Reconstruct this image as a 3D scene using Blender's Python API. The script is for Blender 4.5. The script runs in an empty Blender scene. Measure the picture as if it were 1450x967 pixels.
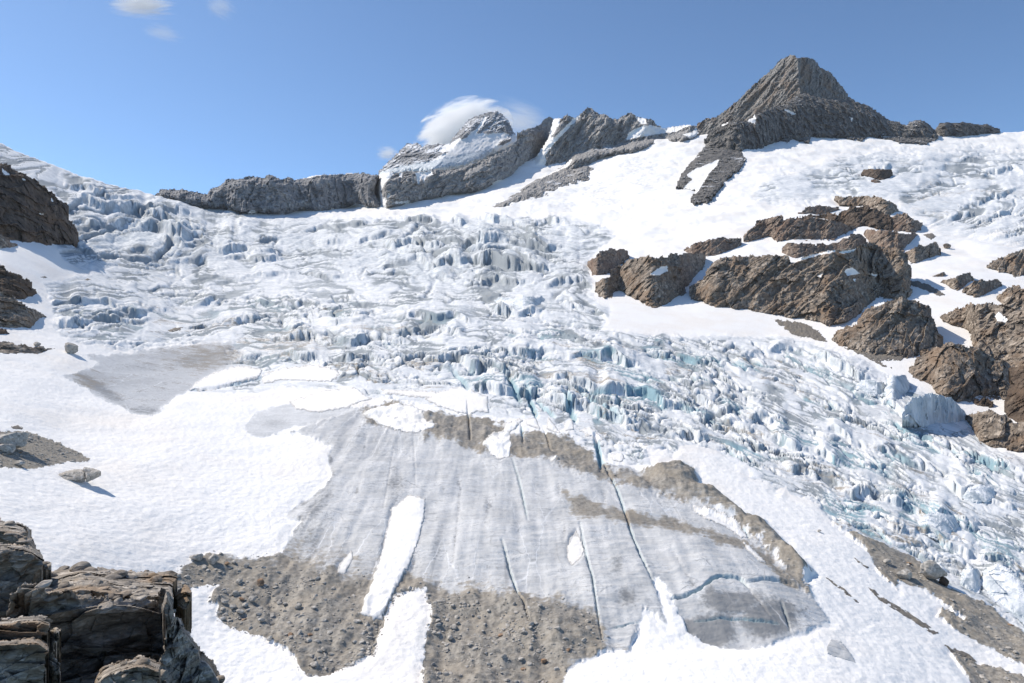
import bpy, math, time
import numpy as np
T0 = time.time()
R = math.radians
sc = bpy.context.scene
C = sc.collection
rng = np.random.default_rng(7)

# ------------------------------------------------------------ camera, sky, sun
F = 967.0                                   # focal length in photo pixels (photo 1450 x 967, horizon in the middle)
cam = bpy.data.cameras.new('camera'); cam.lens = 24.0; cam.sensor_width = 36.0
cam.clip_start = 0.5; cam.clip_end = 20000
co = bpy.data.objects.new('camera', cam); C.objects.link(co)
co.location = (0, 0, 0); co.rotation_euler = (R(90), 0, 0); sc.camera = co

SUN = np.array([-0.64, 0.27, 0.76]); SUN /= np.linalg.norm(SUN)
elev = math.asin(SUN[2]); azim = math.atan2(SUN[0], SUN[1])
w = bpy.data.worlds.new('World'); sc.world = w; w.use_nodes = True
nt = w.node_tree; bg = nt.nodes['Background']
sky = nt.nodes.new('ShaderNodeTexSky'); sky.sky_type = 'NISHITA'; sky.sun_disc = False
sky.sun_elevation = elev; sky.sun_rotation = azim
sky.altitude = 2600; sky.air_density = 0.85; sky.dust_density = 2.0; sky.ozone_density = 4.5
tn = nt.nodes.new('ShaderNodeMix'); tn.data_type = 'RGBA'; tn.blend_type = 'MULTIPLY'; tn.inputs[0].default_value = 1.0; tn.inputs[7].default_value = (0.95, 1.02, 0.99, 1)
nt.links.new(sky.outputs[0], tn.inputs[6]); nt.links.new(tn.outputs[2], bg.inputs[0]); bg.inputs[1].default_value = 0.15
sl = bpy.data.lights.new('sun', 'SUN'); sl.energy = 4.1; sl.angle = R(0.53); sl.color = (1.0, 0.915, 0.8)
so = bpy.data.objects.new('sun', sl); C.objects.link(so)
from mathutils import Vector
so.rotation_euler = Vector(SUN).to_track_quat('Z', 'Y').to_euler()
so.location = (-300, 100, 700)
vs = sc.view_settings; vs.view_transform = 'Standard'; vs.look = 'None'; vs.exposure = 0.26; vs.gamma = 1.0
sc.cycles.max_bounces = 24; sc.cycles.diffuse_bounces = 4; sc.cycles.volume_bounces = 24; sc.cycles.use_denoising = True

# ------------------------------------------------------------ noise
def _h(ix, iy, iz=0, seed=0):
    h = (ix.astype(np.int64) * 374761393 + iy.astype(np.int64) * 668265263 + np.asarray(iz).astype(np.int64) * 2147483647 + seed * 974634721) & 0xFFFFFFFF
    h = ((h ^ (h >> 13)) * 1274126177) & 0xFFFFFFFF
    return (h ^ (h >> 16)) & 0xFFFFFFFF
_ang = rng.random(256) * 2 * np.pi
_gx, _gy = np.cos(_ang), np.sin(_ang)
_g3 = rng.normal(size=(256, 3)); _g3 /= np.linalg.norm(_g3, axis=1)[:, None]
def _f(t): return t * t * t * (t * (t * 6 - 15) + 10)
def n2(x, y, seed=0):
    xi = np.floor(x); yi = np.floor(y); fx = x - xi; fy = y - yi; u = _f(fx); v = _f(fy); r = 0
    for a in (0, 1):
        for b in (0, 1):
            h = _h(xi + a, yi + b, 0, seed) & 255
            r = r + (u if a else 1 - u) * (v if b else 1 - v) * (_gx[h] * (fx - a) + _gy[h] * (fy - b))
    return r * 1.5
def fbm2(x, y, o=4, seed=0, g=0.5):
    r = 0; a = 1.0; s = 0
    for i in range(o):
        r = r + a * n2(x, y, seed + i); s += a; a *= g; x = x * 2.03 + 7.1; y = y * 2.03 + 3.7
    return r / s * 1.4
def rid2(x, y, o=4, seed=0):
    r = 0; a = 1.0; s = 0
    for i in range(o):
        r = r + a * (1 - 2 * np.abs(n2(x, y, seed + i))); s += a; a *= 0.5; x = x * 2.03 + 7.1; y = y * 2.03 + 3.7
    return r / s
def n3(p, seed=0):
    pi = np.floor(p); f = p - pi; u = _f(f); r = 0
    for a in (0, 1):
        for b in (0, 1):
            for c in (0, 1):
                g = _g3[_h(pi[:, 0] + a, pi[:, 1] + b, pi[:, 2] + c, seed) & 255]
                wt = (u[:, 0] if a else 1 - u[:, 0]) * (u[:, 1] if b else 1 - u[:, 1]) * (u[:, 2] if c else 1 - u[:, 2])
                r = r + wt * (g[:, 0] * (f[:, 0] - a) + g[:, 1] * (f[:, 1] - b) + g[:, 2] * (f[:, 2] - c))
    return r * 1.6
def fbm3(p, o=4, seed=0):
    r = 0; a = 1.0; s = 0
    for i in range(o):
        r = r + a * n3(p, seed + i); s += a; a *= 0.5; p = p * 2.03 + 5.3
    return r / s * 1.4
def rid3(p, o=4, seed=0):
    r = 0; a = 1.0; s = 0
    for i in range(o):
        r = r + a * (1 - 2.2 * np.abs(n3(p, seed + i))); s += a; a *= 0.5; p = p * 2.03 + 5.3
    return r / s
def rnd(h, k): return (((h * (2 * k + 7919)) ^ (h >> 7)) & 0xFFFF) / 65535.0
def vor2(x, y, seed=0):
    xi = np.floor(x); yi = np.floor(y)
    f1 = np.full(x.shape, 9.0); f2 = np.full(x.shape, 9.0); hid = np.zeros(x.shape, np.int64)
    ox = np.zeros(x.shape); oy = np.zeros(x.shape)
    for a in (-1, 0, 1):
        for b in (-1, 0, 1):
            h = _h(xi + a, yi + b, 0, seed)
            dx = x - (xi + a + 0.1 + 0.8 * rnd(h, 1)); dy = y - (yi + b + 0.1 + 0.8 * rnd(h, 2))
            d = np.sqrt(dx * dx + dy * dy)
            m = d < f1
            f2 = np.where(m, f1, np.minimum(f2, d))
            f1 = np.where(m, d, f1); hid = np.where(m, h, hid); ox = np.where(m, dx, ox); oy = np.where(m, dy, oy)
    return f1, f2, hid, ox, oy
def facet3(p, seed=0):                       # piecewise planar blocks, as in jointed rock
    pi = np.floor(p); N = len(p); f1 = np.full(N, 9.0); hid = np.zeros(N, np.int64); off = np.zeros((N, 3))
    for a in (-1, 0, 1):
        for b in (-1, 0, 1):
            for c in (-1, 0, 1):
                h = _h(pi[:, 0] + a, pi[:, 1] + b, pi[:, 2] + c, seed)
                q = np.stack([p[:, 0] - pi[:, 0] - a - rnd(h, 1), p[:, 1] - pi[:, 1] - b - rnd(h, 2), p[:, 2] - pi[:, 2] - c - rnd(h, 3)], 1)
                d = (q * q).sum(1); m = d < f1
                f1 = np.where(m, d, f1); hid = np.where(m, h, hid); off[m] = q[m]
    g = np.stack([rnd(hid, 4), rnd(hid, 5), rnd(hid, 6)], 1) * 2 - 1
    return (rnd(hid, 7) * 2 - 1) * 0.55 + (g * off).sum(1) * 1.1
def sm(a, b, x):
    t = np.clip((x - a) / (b - a), 0, 1); return t * t * (3 - 2 * t)

def sdf(px, py, poly, pad=40):               # signed distance to an outline, positive inside
    P = np.asarray(poly, float); out = np.full(px.shape, -1e3)
    m = (px > P[:, 0].min() - pad) & (px < P[:, 0].max() + pad) & (py > P[:, 1].min() - pad) & (py < P[:, 1].max() + pad)
    x = px[m]; y = py[m]
    if not len(x): return out
    d = np.full(x.shape, 1e9); ins = np.zeros(x.shape, bool)
    for i in range(len(P)):
        ax, ay = P[i - 1]; bx, by = P[i]; ex, ey = bx - ax, by - ay; L = ex * ex + ey * ey + 1e-9
        t = np.clip(((x - ax) * ex + (y - ay) * ey) / L, 0, 1)
        d = np.minimum(d, (x - ax - t * ex) ** 2 + (y - ay - t * ey) ** 2)
        c = (ay > y) != (by > y)
        ins ^= c & (x < (bx - ax) * (y - ay) / (by - ay + 1e-12) + ax)
    out[m] = np.where(ins, 1, -1) * np.sqrt(d); return out
def linedist(px, py, pts):
    P = np.asarray(pts, float); d = np.full(px.shape, 1e9); tt = np.zeros(px.shape)
    m = (px > P[:, 0].min() - 30) & (px < P[:, 0].max() + 30) & (py > P[:, 1].min() - 30) & (py < P[:, 1].max() + 30)
    x = px[m]; y = py[m]; dd = np.full(x.shape, 1e9); tb = np.zeros(x.shape)
    for i in range(1, len(P)):
        ax, ay = P[i - 1]; bx, by = P[i]; ex, ey = bx - ax, by - ay; L = ex * ex + ey * ey + 1e-9
        t = np.clip(((x - ax) * ex + (y - ay) * ey) / L, 0, 1)
        q = (x - ax - t * ex) ** 2 + (y - ay - t * ey) ** 2
        k = q < dd; dd = np.where(k, q, dd); tb = np.where(k, (i - 1 + t) / (len(P) - 1), tb)
    d[m] = np.sqrt(dd); tt[m] = tb
    return d, tt
def wob(px, py, a, s, seed): return a * (fbm2(px / s, py / s, 3, seed) + 0.35 * n2(px / s * 5, py / s * 5, seed + 9))

# ------------------------------------------------------------ the lie of the land: distance of the ground along sight lines
CT = []
def col(px, *pairs):
    for py, Y in pairs: CT.append((px, py, Y))
col(-250, (1150, 60), (800, 78), (600, 120), (450, 200), (350, 290), (230, 480), (130, 640))
col(0, (1150, 58), (800, 88), (700, 110), (600, 146), (520, 190), (450, 242), (400, 285), (350, 335), (240, 600), (203, 700))
col(100, (800, 96), (700, 123), (600, 167), (500, 232), (440, 300), (380, 385), (340, 450), (300, 570), (240, 790))
col(250, (1150, 62), (967, 86), (800, 112), (700, 138), (600, 184), (520, 262), (450, 372), (400, 475), (350, 620), (300, 860), (282, 1000))
col(500, (1150, 66), (967, 90), (880, 103), (800, 120), (700, 149), (640, 175), (600, 198), (550, 236), (500, 293), (450, 385), (400, 555), (350, 735), (310, 980), (288, 1200), (240, 1500))
col(650, (967, 90), (800, 119), (700, 148), (600, 198), (550, 240), (500, 300), (450, 395), (400, 545), (340, 760), (300, 1050), (270, 1250), (220, 1500))
col(800, (1150, 66), (967, 90), (880, 103), (800, 119), (700, 149), (640, 177), (600, 205), (550, 255), (500, 322), (450, 410), (420, 480), (380, 600), (340, 750), (310, 910), (290, 1040), (250, 1330), (200, 1600))
col(950, (880, 103), (700, 152), (600, 222), (500, 350), (430, 480), (380, 590), (330, 760), (280, 960), (230, 1250), (190, 1500))
col(1100, (1150, 66), (967, 90), (880, 105), (800, 126), (700, 168), (640, 210), (600, 250), (550, 310), (500, 380), (460, 440), (420, 505), (360, 630), (300, 810), (250, 1060), (200, 1420))
col(1250, (967, 95), (800, 138), (700, 185), (600, 275), (500, 380), (420, 500), (360, 620), (300, 820), (250, 1080), (195, 1500))
col(1400, (1150, 72), (967, 104), (800, 152), (700, 202), (640, 255), (600, 295), (500, 385), (400, 530), (350, 650), (300, 860), (250, 1150), (188, 1600))
col(1700, (1150, 74), (967, 108), (800, 160), (640, 260), (500, 390), (400, 540), (300, 870), (180, 1650))
CT = np.array(CT, float)
def _tps(d2): return 0.5 * d2 * np.log(d2 + 1e-12)
_c = CT[:, :2] / 500.0; _n = len(_c)
_A = np.zeros((_n + 3, _n + 3))
_A[:_n, :_n] = _tps(((_c[:, None] - _c[None]) ** 2).sum(2)) + np.eye(_n) * 0.002
_A[:_n, _n] = 1; _A[:_n, _n + 1:] = _c; _A[_n, :_n] = 1; _A[_n + 1:, :_n] = _c.T
_w = np.linalg.solve(_A, np.r_[np.log(CT[:, 2]), 0, 0, 0])
def landY(px, py):
    s = np.shape(px); q = np.stack([np.ravel(px), np.ravel(py)], 1) / 500.0; o = np.empty(len(q))
    for i in range(0, len(q), 60000):
        b = q[i:i + 60000]
        d2 = (b[:, 0:1] - _c[None, :, 0]) ** 2 + (b[:, 1:2] - _c[None, :, 1]) ** 2
        o[i:i + 60000] = _tps(d2) @ _w[:_n] + _w[_n] + b @ _w[_n + 1:]
    return np.exp(o).reshape(s)
def pt(px, py, Y): return np.stack([(px - 725) / F * Y, Y + 0 * px, (483.5 - py) / F * Y], -1)

# ------------------------------------------------------------ objects
def tag(o, label=None, cat=None, group=None, kind=None):
    if label: o['label'] = label
    if cat: o['category'] = cat
    if group: o['group'] = group
    if kind: o['kind'] = kind
    return o
def mk(name, V, Fc, mat, parent=None, origin=None, attrs=None, smooth=False):
    V = np.asarray(V, float)
    Fc = np.asarray(Fc, np.int64); used = np.unique(Fc)
    mp = np.zeros(len(V), np.int64); mp[used] = np.arange(len(used)); V = V[used]; Fc = mp[Fc]
    if origin is None:
        origin = (0, 0, 0) if parent is not None else np.array([V[:, 0].mean(), V[:, 1].mean(), V[:, 2].min()])
    off = np.asarray(origin, float) + (np.array(parent['_o']) if parent is not None else 0)
    me = bpy.data.meshes.new(name); n, k = Fc.shape
    me.vertices.add(len(V)); me.vertices.foreach_set('co', (V - off).astype(np.float32).ravel())
    me.loops.add(n * k); me.loops.foreach_set('vertex_index', Fc.ravel().astype(np.int32))
    me.polygons.add(n); me.polygons.foreach_set('loop_start', np.arange(0, n * k, k, dtype=np.int32))
    me.polygons.foreach_set('use_smooth', np.full(n, smooth))
    for an, a in (attrs or {}).items():
        a = a[used]
        at = me.attributes.new(an, 'FLOAT_COLOR', 'POINT')
        at.data.foreach_set('color', np.c_[a, np.ones((len(a), 4 - a.shape[1]))].astype(np.float32).ravel())
    me.update(calc_edges=True); me.materials.append(mat)
    o = bpy.data.objects.new(name, me); C.objects.link(o); o.location = origin; o['_o'] = tuple(off)
    if parent is not None: o.parent = parent
    return o
def empty(name, loc):
    o = bpy.data.objects.new(name, None); C.objects.link(o); o.location = loc; o['_o'] = tuple(loc); return o

# ------------------------------------------------------------ materials
class NB:
    def __init__(s, name):
        s.m = bpy.data.materials.new(name); s.m.use_nodes = True; s.t = s.m.node_tree
        s.b = s.t.nodes['Principled BSDF']; s.b.inputs['Specular IOR Level'].default_value = 0.25
        s.pos = s.t.nodes.new('ShaderNodeNewGeometry')
    def n(s, ty, **k):
        x = s.t.nodes.new(ty)
        for a, v in k.items(): setattr(x, a, v)
        return x
    def l(s, a, b): s.t.links.new(a, b)
    def set(s, sock, v):
        if isinstance(v, (int, float)): sock.default_value = v
        elif isinstance(v, tuple): sock.default_value = v if len(v) == len(sock.default_value) else tuple(v) + (1,)
        else: s.l(v, sock)
    def noise(s, scale, detail=6, rough=0.6, vec=(1, 1, 1), rot=(0, 0, 0), dist=0.0, ty='FBM'):
        mp = s.n('ShaderNodeMapping'); mp.vector_type = 'TEXTURE' if 0 else 'POINT'
        mp.inputs['Rotation'].default_value = rot
        m2 = s.n('ShaderNodeVectorMath', operation='MULTIPLY'); m2.inputs[1].default_value = vec
        s.l(s.pos.outputs['Position'], mp.inputs['Vector']); s.l(mp.outputs[0], m2.inputs[0])
        x = s.n('ShaderNodeTexNoise'); x.noise_type = ty
        x.inputs['Scale'].default_value = scale; x.inputs['Detail'].default_value = detail; x.inputs['Roughness'].default_value = rough; x.inputs['Distortion'].default_value = dist
        s.l(m2.outputs[0], x.inputs['Vector']); return x.outputs[0]
    def rng(s, v, a, b, c=0.0, d=1.0, smooth=True):
        x = s.n('ShaderNodeMapRange'); x.interpolation_type = 'SMOOTHSTEP' if smooth else 'LINEAR'
        s.set(x.inputs['Value'], v)
        for i, q in zip(('From Min', 'From Max', 'To Min', 'To Max'), (a, b, c, d)): s.set(x.inputs[i], q)
        return x.outputs[0]
    def ma(s, op, a, b=0.0):
        x = s.n('ShaderNodeMath', operation=op); s.set(x.inputs[0], a); s.set(x.inputs[1], b); return x.outputs[0]
    def mix(s, f, a, b, ty='MIX'):
        x = s.n('ShaderNodeMix', data_type='RGBA', blend_type=ty); s.set(x.inputs[0], f); s.set(x.inputs[6], a); s.set(x.inputs[7], b); return x.outputs[2]
    def bump(s, h, dist, strength=1.0, prev=None):
        x = s.n('ShaderNodeBump'); x.inputs['Distance'].default_value = dist; x.inputs['Strength'].default_value = strength
        s.l(h, x.inputs['Height'])
        if prev is not None: s.l(prev, x.inputs['Normal'])
        return x.outputs[0]
    def done(s, color, rough, nrm=None):
        s.set(s.b.inputs['Base Color'], color); s.set(s.b.inputs['Roughness'], rough)
        if nrm is not None: s.l(nrm, s.b.inputs['Normal'])
        return s.m

def rock_mat(name, dark, mid, light, size, rot=(0, 0, 0), stretch=(1, 1, 1), rust=None, bumpd=0.3, snow=0.0, lam=1.0):
    b = NB(name)
    a = b.noise(1.0 / size, 9, 0.68, stretch, rot, 0.6)
    c = b.noise(0.22 / size, 5, 0.6)
    col = b.mix(b.rng(a, 0.36, 0.5), dark, mid); col = b.mix(b.rng(a, 0.5, 0.66), col, light)
    if rust: col = b.mix(b.rng(c, 0.46, 0.64, 0, 0.75), col, rust)
    f = b.noise(6.0 / size, 6, 0.7, stretch, rot)
    col = b.mix(b.rng(f, 0.3, 0.7, 0, 0.5), col, b.mix(1.0, col, (1.7, 1.66, 1.6), 'MULTIPLY'))
    if snow > 0:
        sp = b.n('ShaderNodeSeparateXYZ'); b.l(b.pos.outputs['Normal'], sp.inputs[0])
        k = b.ma('ADD', sp.outputs[2], b.rng(c, 0.3, 0.7, -0.25, 0.25, False))
        k = b.ma('ADD', k, b.rng(f, 0.2, 0.8, -0.25, 0.25, False))
        col = b.mix(b.rng(k, 1.12 - snow, 1.2 - snow), col, (0.85, 0.86, 0.88))
    n = b.bump(a, bumpd * 2, 0.7 * lam); n = b.bump(f, bumpd * 0.5, 0.7 * lam, n)
    return b.done(col, 0.88, n)

FOL = (0.1, 0.75, 0.0)
M_far = rock_mat('far_ridge_rock', (0.13, 0.133, 0.14), (0.22, 0.22, 0.225), (0.36, 0.355, 0.35), 16, (0, 0.35, 0), (0.7, 1, 2.2), None, 3.0, 0.02)
M_jag = rock_mat('grey_ridge_rock', (0.15, 0.15, 0.152), (0.27, 0.262, 0.255), (0.42, 0.4, 0.375), 14, (0, 0.85, 0), (0.8, 1, 2.6), None, 3.0, 0.05)
M_snowpk = rock_mat('snowy_peak_rock', (0.13, 0.133, 0.14), (0.22, 0.22, 0.225), (0.36, 0.355, 0.35), 13, (0, 0.9, 0), (0.6, 1, 2.2), None, 2.5, 0.32)
M_pyr = rock_mat('pyramid_rock', (0.095, 0.093, 0.091), (0.17, 0.164, 0.156), (0.31, 0.295, 0.275), 13, (0, 0.95, 0), (0.7, 1, 2.4), (0.2, 0.145, 0.105), 2.5, 0.02)
M_band = rock_mat('dark_band_rock', (0.065, 0.064, 0.063), (0.12, 0.115, 0.11), (0.23, 0.215, 0.195), 12, (0, 0.5, 0), (1, 1, 1.5), None, 2.5, 0.1)
M_gneiss = rock_mat('brown_gneiss', (0.075, 0.062, 0.051), (0.185, 0.154, 0.125), (0.42, 0.362, 0.3), 3.6, FOL, (0.8, 1, 1.7), (0.2, 0.14, 0.095), 0.5)
M_rust = rock_mat('rusty_gneiss', (0.075, 0.058, 0.048), (0.175, 0.135, 0.108), (0.37, 0.3, 0.24), 3.4, FOL, (0.8, 1, 1.6), (0.16, 0.105, 0.075), 0.5)
M_drk = rock_mat('dark_brown_rock', (0.04, 0.03, 0.024), (0.09, 0.068, 0.052), (0.16, 0.125, 0.095), 6.0, (0.2, -0.7, 0), (0.7, 1, 2.2), (0.13, 0.085, 0.055), 0.9)
M_fore = rock_mat('foreground_slate', (0.1, 0.088, 0.076), (0.26, 0.232, 0.2), (0.55, 0.5, 0.44), 0.8, (0.1, 0.12, 0), (0.75, 0.9, 2.0), (0.24, 0.165, 0.1), 0.1)
M_stone = rock_mat('stone', (0.2, 0.187, 0.168), (0.34, 0.32, 0.29), (0.52, 0.497, 0.465), 0.5, bumpd=0.05)
M_stone2 = rock_mat('rusty_stone', (0.12, 0.08, 0.05), (0.26, 0.17, 0.11), (0.4, 0.3, 0.22), 0.5, bumpd=0.05)

def land_mat():
    b = NB('ice_snow_and_debris')
    at = b.n('ShaderNodeAttribute', attribute_name='mask'); sp = b.n('ShaderNodeSeparateColor'); b.l(at.outputs['Color'], sp.inputs[0])
    a2 = b.n('ShaderNodeAttribute', attribute_name='mask2'); s2 = b.n('ShaderNodeSeparateColor'); b.l(a2.outputs['Color'], s2.inputs[0])
    snow, dirt, ice = sp.outputs[0], sp.outputs[1], sp.outputs[2]
    tong, blue, band = s2.outputs[0], s2.outputs[1], s2.outputs[2]
    big = b.noise(0.03, 6, 0.6); midn = b.noise(0.16, 8, 0.65); fine = b.noise(1.4, 6, 0.65)
    strk = b.noise(0.6, 9, 0.74, (0.2, 1.0, 1.0), (0, 0, 0.1), 1.1)       # thin cross bands
    lng = b.noise(0.2, 7, 0.62, (1.0, 0.09, 0.3), (0, 0, 0), 0.6)           # stripes down the slope
    firn = b.mix(b.rng(midn, 0.38, 0.66), (0.68, 0.7, 0.715), (0.86, 0.865, 0.87))
    firn = b.mix(b.rng(strk, 0.54, 0.72, 0, 0.45), firn, (0.45, 0.46, 0.46))
    fs = b.noise(0.11, 9, 0.72, (0.16, 1.0, 0.6), (0, 0, 0.08), 0.5)
    firn = b.mix(b.rng(fs, 0.54, 0.7, 0, 0.6), firn, (0.42, 0.44, 0.455))
    icec = b.mix(b.rng(midn, 0.35, 0.65), (0.47, 0.515, 0.545), (0.72, 0.745, 0.76))
    icec = b.mix(b.rng(lng, 0.55, 0.7, 0, 0.6), icec, (0.27, 0.285, 0.29))
    c = b.mix(ice, firn, icec); c = b.mix(b.rng(b.ma('ADD', a2.outputs['Alpha'], b.rng(fine, 0.2, 0.8, -0.2, 0.2, False)), 0.2, 0.75, 0, 0.9), c, (0.27, 0.3, 0.32))  # cracks painted dark, standing in for shade the shallow relief lacks
    c = b.mix(b.ma('MULTIPLY', blue, 0.8), c, (0.28, 0.47, 0.54))
    tg = b.mix(b.rng(midn, 0.36, 0.64), (0.52, 0.525, 0.525), (0.64, 0.645, 0.645))
    fol_ = b.noise(2.0, 6, 0.7, (0.1, 1.0, 1.0), (0, 0, 0.08), 0.6); tg = b.mix(b.ma('MULTIPLY', b.rng(fol_, 0.5, 0.68, 0, 0.75), b.rng(lng, 0.62, 0.42)), tg, (0.33, 0.335, 0.335)); tg = b.mix(b.rng(fol_, 0.42, 0.3, 0, 0.5), tg, (0.76, 0.765, 0.77))
    pm_ = b.rng(midn, 0.35, 0.65); tg = b.mix(b.ma('MULTIPLY', b.rng(strk, 0.46, 0.7, 0, 0.7), pm_), tg, (0.7, 0.71, 0.725)); tg = b.mix(b.ma('MULTIPLY', b.rng(strk, 0.44, 0.28, 0, 0.8), b.rng(big, 0.35, 0.6)), tg, (0.3, 0.305, 0.31))
    ln2 = b.noise(0.9, 7, 0.65, (1.0, 0.05, 0.2), (0, 0, 0), 0.5)
    tg = b.mix(b.ma('MULTIPLY', b.rng(ln2, 0.58, 0.72, 0, 0.55), b.rng(big, 0.4, 0.6)), tg, (0.32, 0.32, 0.315))
    tg = b.mix(b.rng(big, 0.54, 0.68, 0, 0.35), tg, (0.34, 0.34, 0.34))
    sk = b.ma('ADD', band, b.ma('ADD', b.rng(fine, 0.2, 0.8, -0.3, 0.3, False), b.rng(midn, 0.2, 0.8, -0.35, 0.35, False)))
    tg = b.mix(b.ma('MULTIPLY', b.rng(sk, 0.25, 0.75, 0, 0.85), b.rng(band, 0.02, 0.15)), tg, (0.2, 0.205, 0.21))
    tg = b.mix(b.rng(fine, 0.6, 0.74, 0, 0.5), tg, (0.27, 0.265, 0.255))
    def cracks(sc_, vec, rot_, wd):
        wv = b.n('ShaderNodeTexNoise'); wv.inputs['Scale'].default_value = 0.35; wv.inputs['Detail'].default_value = 4
        b.l(b.pos.outputs['Position'], wv.inputs['Vector'])
        mp = b.n('ShaderNodeMapping'); mp.inputs['Rotation'].default_value = (0, 0, rot_); mp.inputs['Scale'].default_value = vec
        ad = b.n('ShaderNodeVectorMath', operation='MULTIPLY_ADD'); ad.inputs[1].default_value = (1.6, 1.6, 0); b.l(wv.outputs['Color'], ad.inputs[0]); b.l(b.pos.outputs['Position'], ad.inputs[2]); b.l(ad.outputs[0], mp.inputs['Vector'])
        vo = b.n('ShaderNodeTexVoronoi', feature='DISTANCE_TO_EDGE', voronoi_dimensions='2D'); vo.inputs['Scale'].default_value = sc_; b.l(mp.outputs[0], vo.inputs['Vector'])
        return b.rng(vo.outputs['Distance'], wd, 0.0)
    k1 = b.ma('MULTIPLY', cracks(0.16, (1.0, 0.16, 1), 0.05, 0.02), b.rng(big, 0.42, 0.6)); k2 = b.ma('MULTIPLY', cracks(0.3, (0.35, 1.0, 1), 0.15, 0.03), b.rng(midn, 0.45, 0.62))
    tg = b.mix(b.ma('MULTIPLY', k1, 0.65), tg, (0.82, 0.83, 0.84)); tg = b.mix(b.ma('MULTIPLY', k2, 0.6), tg, (0.25, 0.255, 0.26))
    grit = b.noise(5.0, 3, 0.6); tg = b.mix(b.rng(b.ma('ADD', grit, b.rng(midn, 0.2, 0.8, -0.12, 0.12)), 0.62, 0.72, 0, 0.6), tg, (0.2, 0.195, 0.185))
    c = b.mix(tong, c, tg)
    c = b.mix(blue, c, b.mix(0.5, c, (0.2, 0.4, 0.48)))
    gr = b.mix(b.rng(fine, 0.35, 0.65), (0.2, 0.184, 0.16), (0.36, 0.333, 0.29))
    gr = b.mix(b.rng(midn, 0.42, 0.65, 0, 0.6), gr, (0.33, 0.285, 0.225))
    dk = b.ma('ADD', dirt, b.ma('ADD', b.rng(midn, 0.2, 0.8, -0.32, 0.32, False), b.rng(strk, 0.2, 0.8, -0.3, 0.3, False)))
    dk = b.ma('ADD', dk, b.rng(fine, 0.2, 0.8, -0.22, 0.22, False))
    dk = b.ma('MULTIPLY', b.rng(dk, 0.3, 0.68), b.rng(dirt, 0.02, 0.12))
    c = b.mix(dk, c, gr)
    sn = b.mix(b.rng(big, 0.45, 0.68), (0.9, 0.888, 0.868), (0.86, 0.825, 0.78))
    sn = b.mix(b.rng(strk, 0.55, 0.75, 0, 0.3), sn, (0.72, 0.7, 0.67)); sn = b.mix(b.rng(midn, 0.55, 0.72, 0, 0.3), sn, (0.78, 0.76, 0.735))
    spk = b.noise(0.9, 5, 0.7, (0.35, 1, 1))
    sn = b.mix(b.rng(spk, 0.6, 0.78, 0, 0.5), sn, (0.55, 0.52, 0.48))
    ff = b.ma('ADD', snow, b.rng(fine, 0.2, 0.8, -0.2, 0.2, False))
    ff = b.ma('ADD', ff, b.rng(midn, 0.2, 0.8, -0.2, 0.2, False))
    sf = b.rng(ff, 0.4, 0.62)
    c = b.mix(sf, c, sn)
    rough = b.mix(tong, (0.85, 0.85, 0.85), (0.5, 0.5, 0.5))
    cup = b.noise(0.75, 4, 0.55, (0.6, 1, 1)); 
    h = b.ma('ADD', b.ma('MULTIPLY', fine, 0.55), b.ma('MULTIPLY', midn, 0.9))
    n = b.bump(h, 0.5, 0.35); n = b.bump(cup, 0.28, 0.3, n)
    n = b.bump(fine, 0.3, 0.2, n)
    return b.done(c, rough, n)
M_land = land_mat()
def ice_mat():
    b = NB('serac_ice')
    v = b.noise(0.22, 7, 0.65, (1, 1, 0.25)); m = b.noise(0.12, 6, 0.6)
    c = b.mix(b.rng(v, 0.36, 0.6), (0.4, 0.455, 0.49), (0.7, 0.735, 0.755))
    c = b.mix(b.rng(m, 0.55, 0.68, 0, 0.5), c, (0.38, 0.39, 0.39))
    sp = b.n('ShaderNodeSeparateXYZ'); b.l(b.pos.outputs['Normal'], sp.inputs[0])
    c = b.mix(b.rng(b.ma('ADD', sp.outputs[2], b.rng(m, 0.3, 0.7, -0.2, 0.2)), 0.86, 0.98), c, (0.84, 0.855, 0.87))
    return b.done(c, 0.6, b.bump(v, 1.2, 0.6))
M_ice = ice_mat()
def snow_mat():
    b = NB('old_snow')
    big = b.noise(0.05, 6, 0.6); cup = b.noise(0.75, 4, 0.55, (0.6, 1, 1)); spk = b.noise(1.1, 5, 0.7)
    c = b.mix(b.rng(big, 0.42, 0.66), (0.9, 0.888, 0.868), (0.865, 0.835, 0.79)); c = b.mix(b.rng(spk, 0.63, 0.8, 0, 0.3), c, (0.6, 0.56, 0.52))
    at = b.n('ShaderNodeAttribute', attribute_name='rim'); rm = b.ma('ADD', at.outputs['Fac'], b.rng(spk, 0.2, 0.8, -0.5, 0.5, False))
    c = b.mix(b.ma('MULTIPLY', b.rng(rm, 0.4, 1.1, 0, 0.85), b.rng(at.outputs['Fac'], 0.0, 0.3)), c, (0.5, 0.485, 0.46))
    return b.done(c, 0.88, b.bump(cup, 0.28, 0.35))
M_snow = snow_mat()
def gravel_mat():
    b = NB('gravel'); f = b.noise(1.6, 7, 0.7); m = b.noise(0.2, 6, 0.6)
    c = b.mix(b.rng(f, 0.35, 0.65), (0.11, 0.1, 0.088), (0.27, 0.245, 0.215)); c = b.mix(b.rng(m, 0.45, 0.65, 0, 0.5), c, (0.26, 0.225, 0.175))
    return b.done(c, 0.92, b.bump(f, 0.25, 0.8))
M_gravel = gravel_mat()
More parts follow.
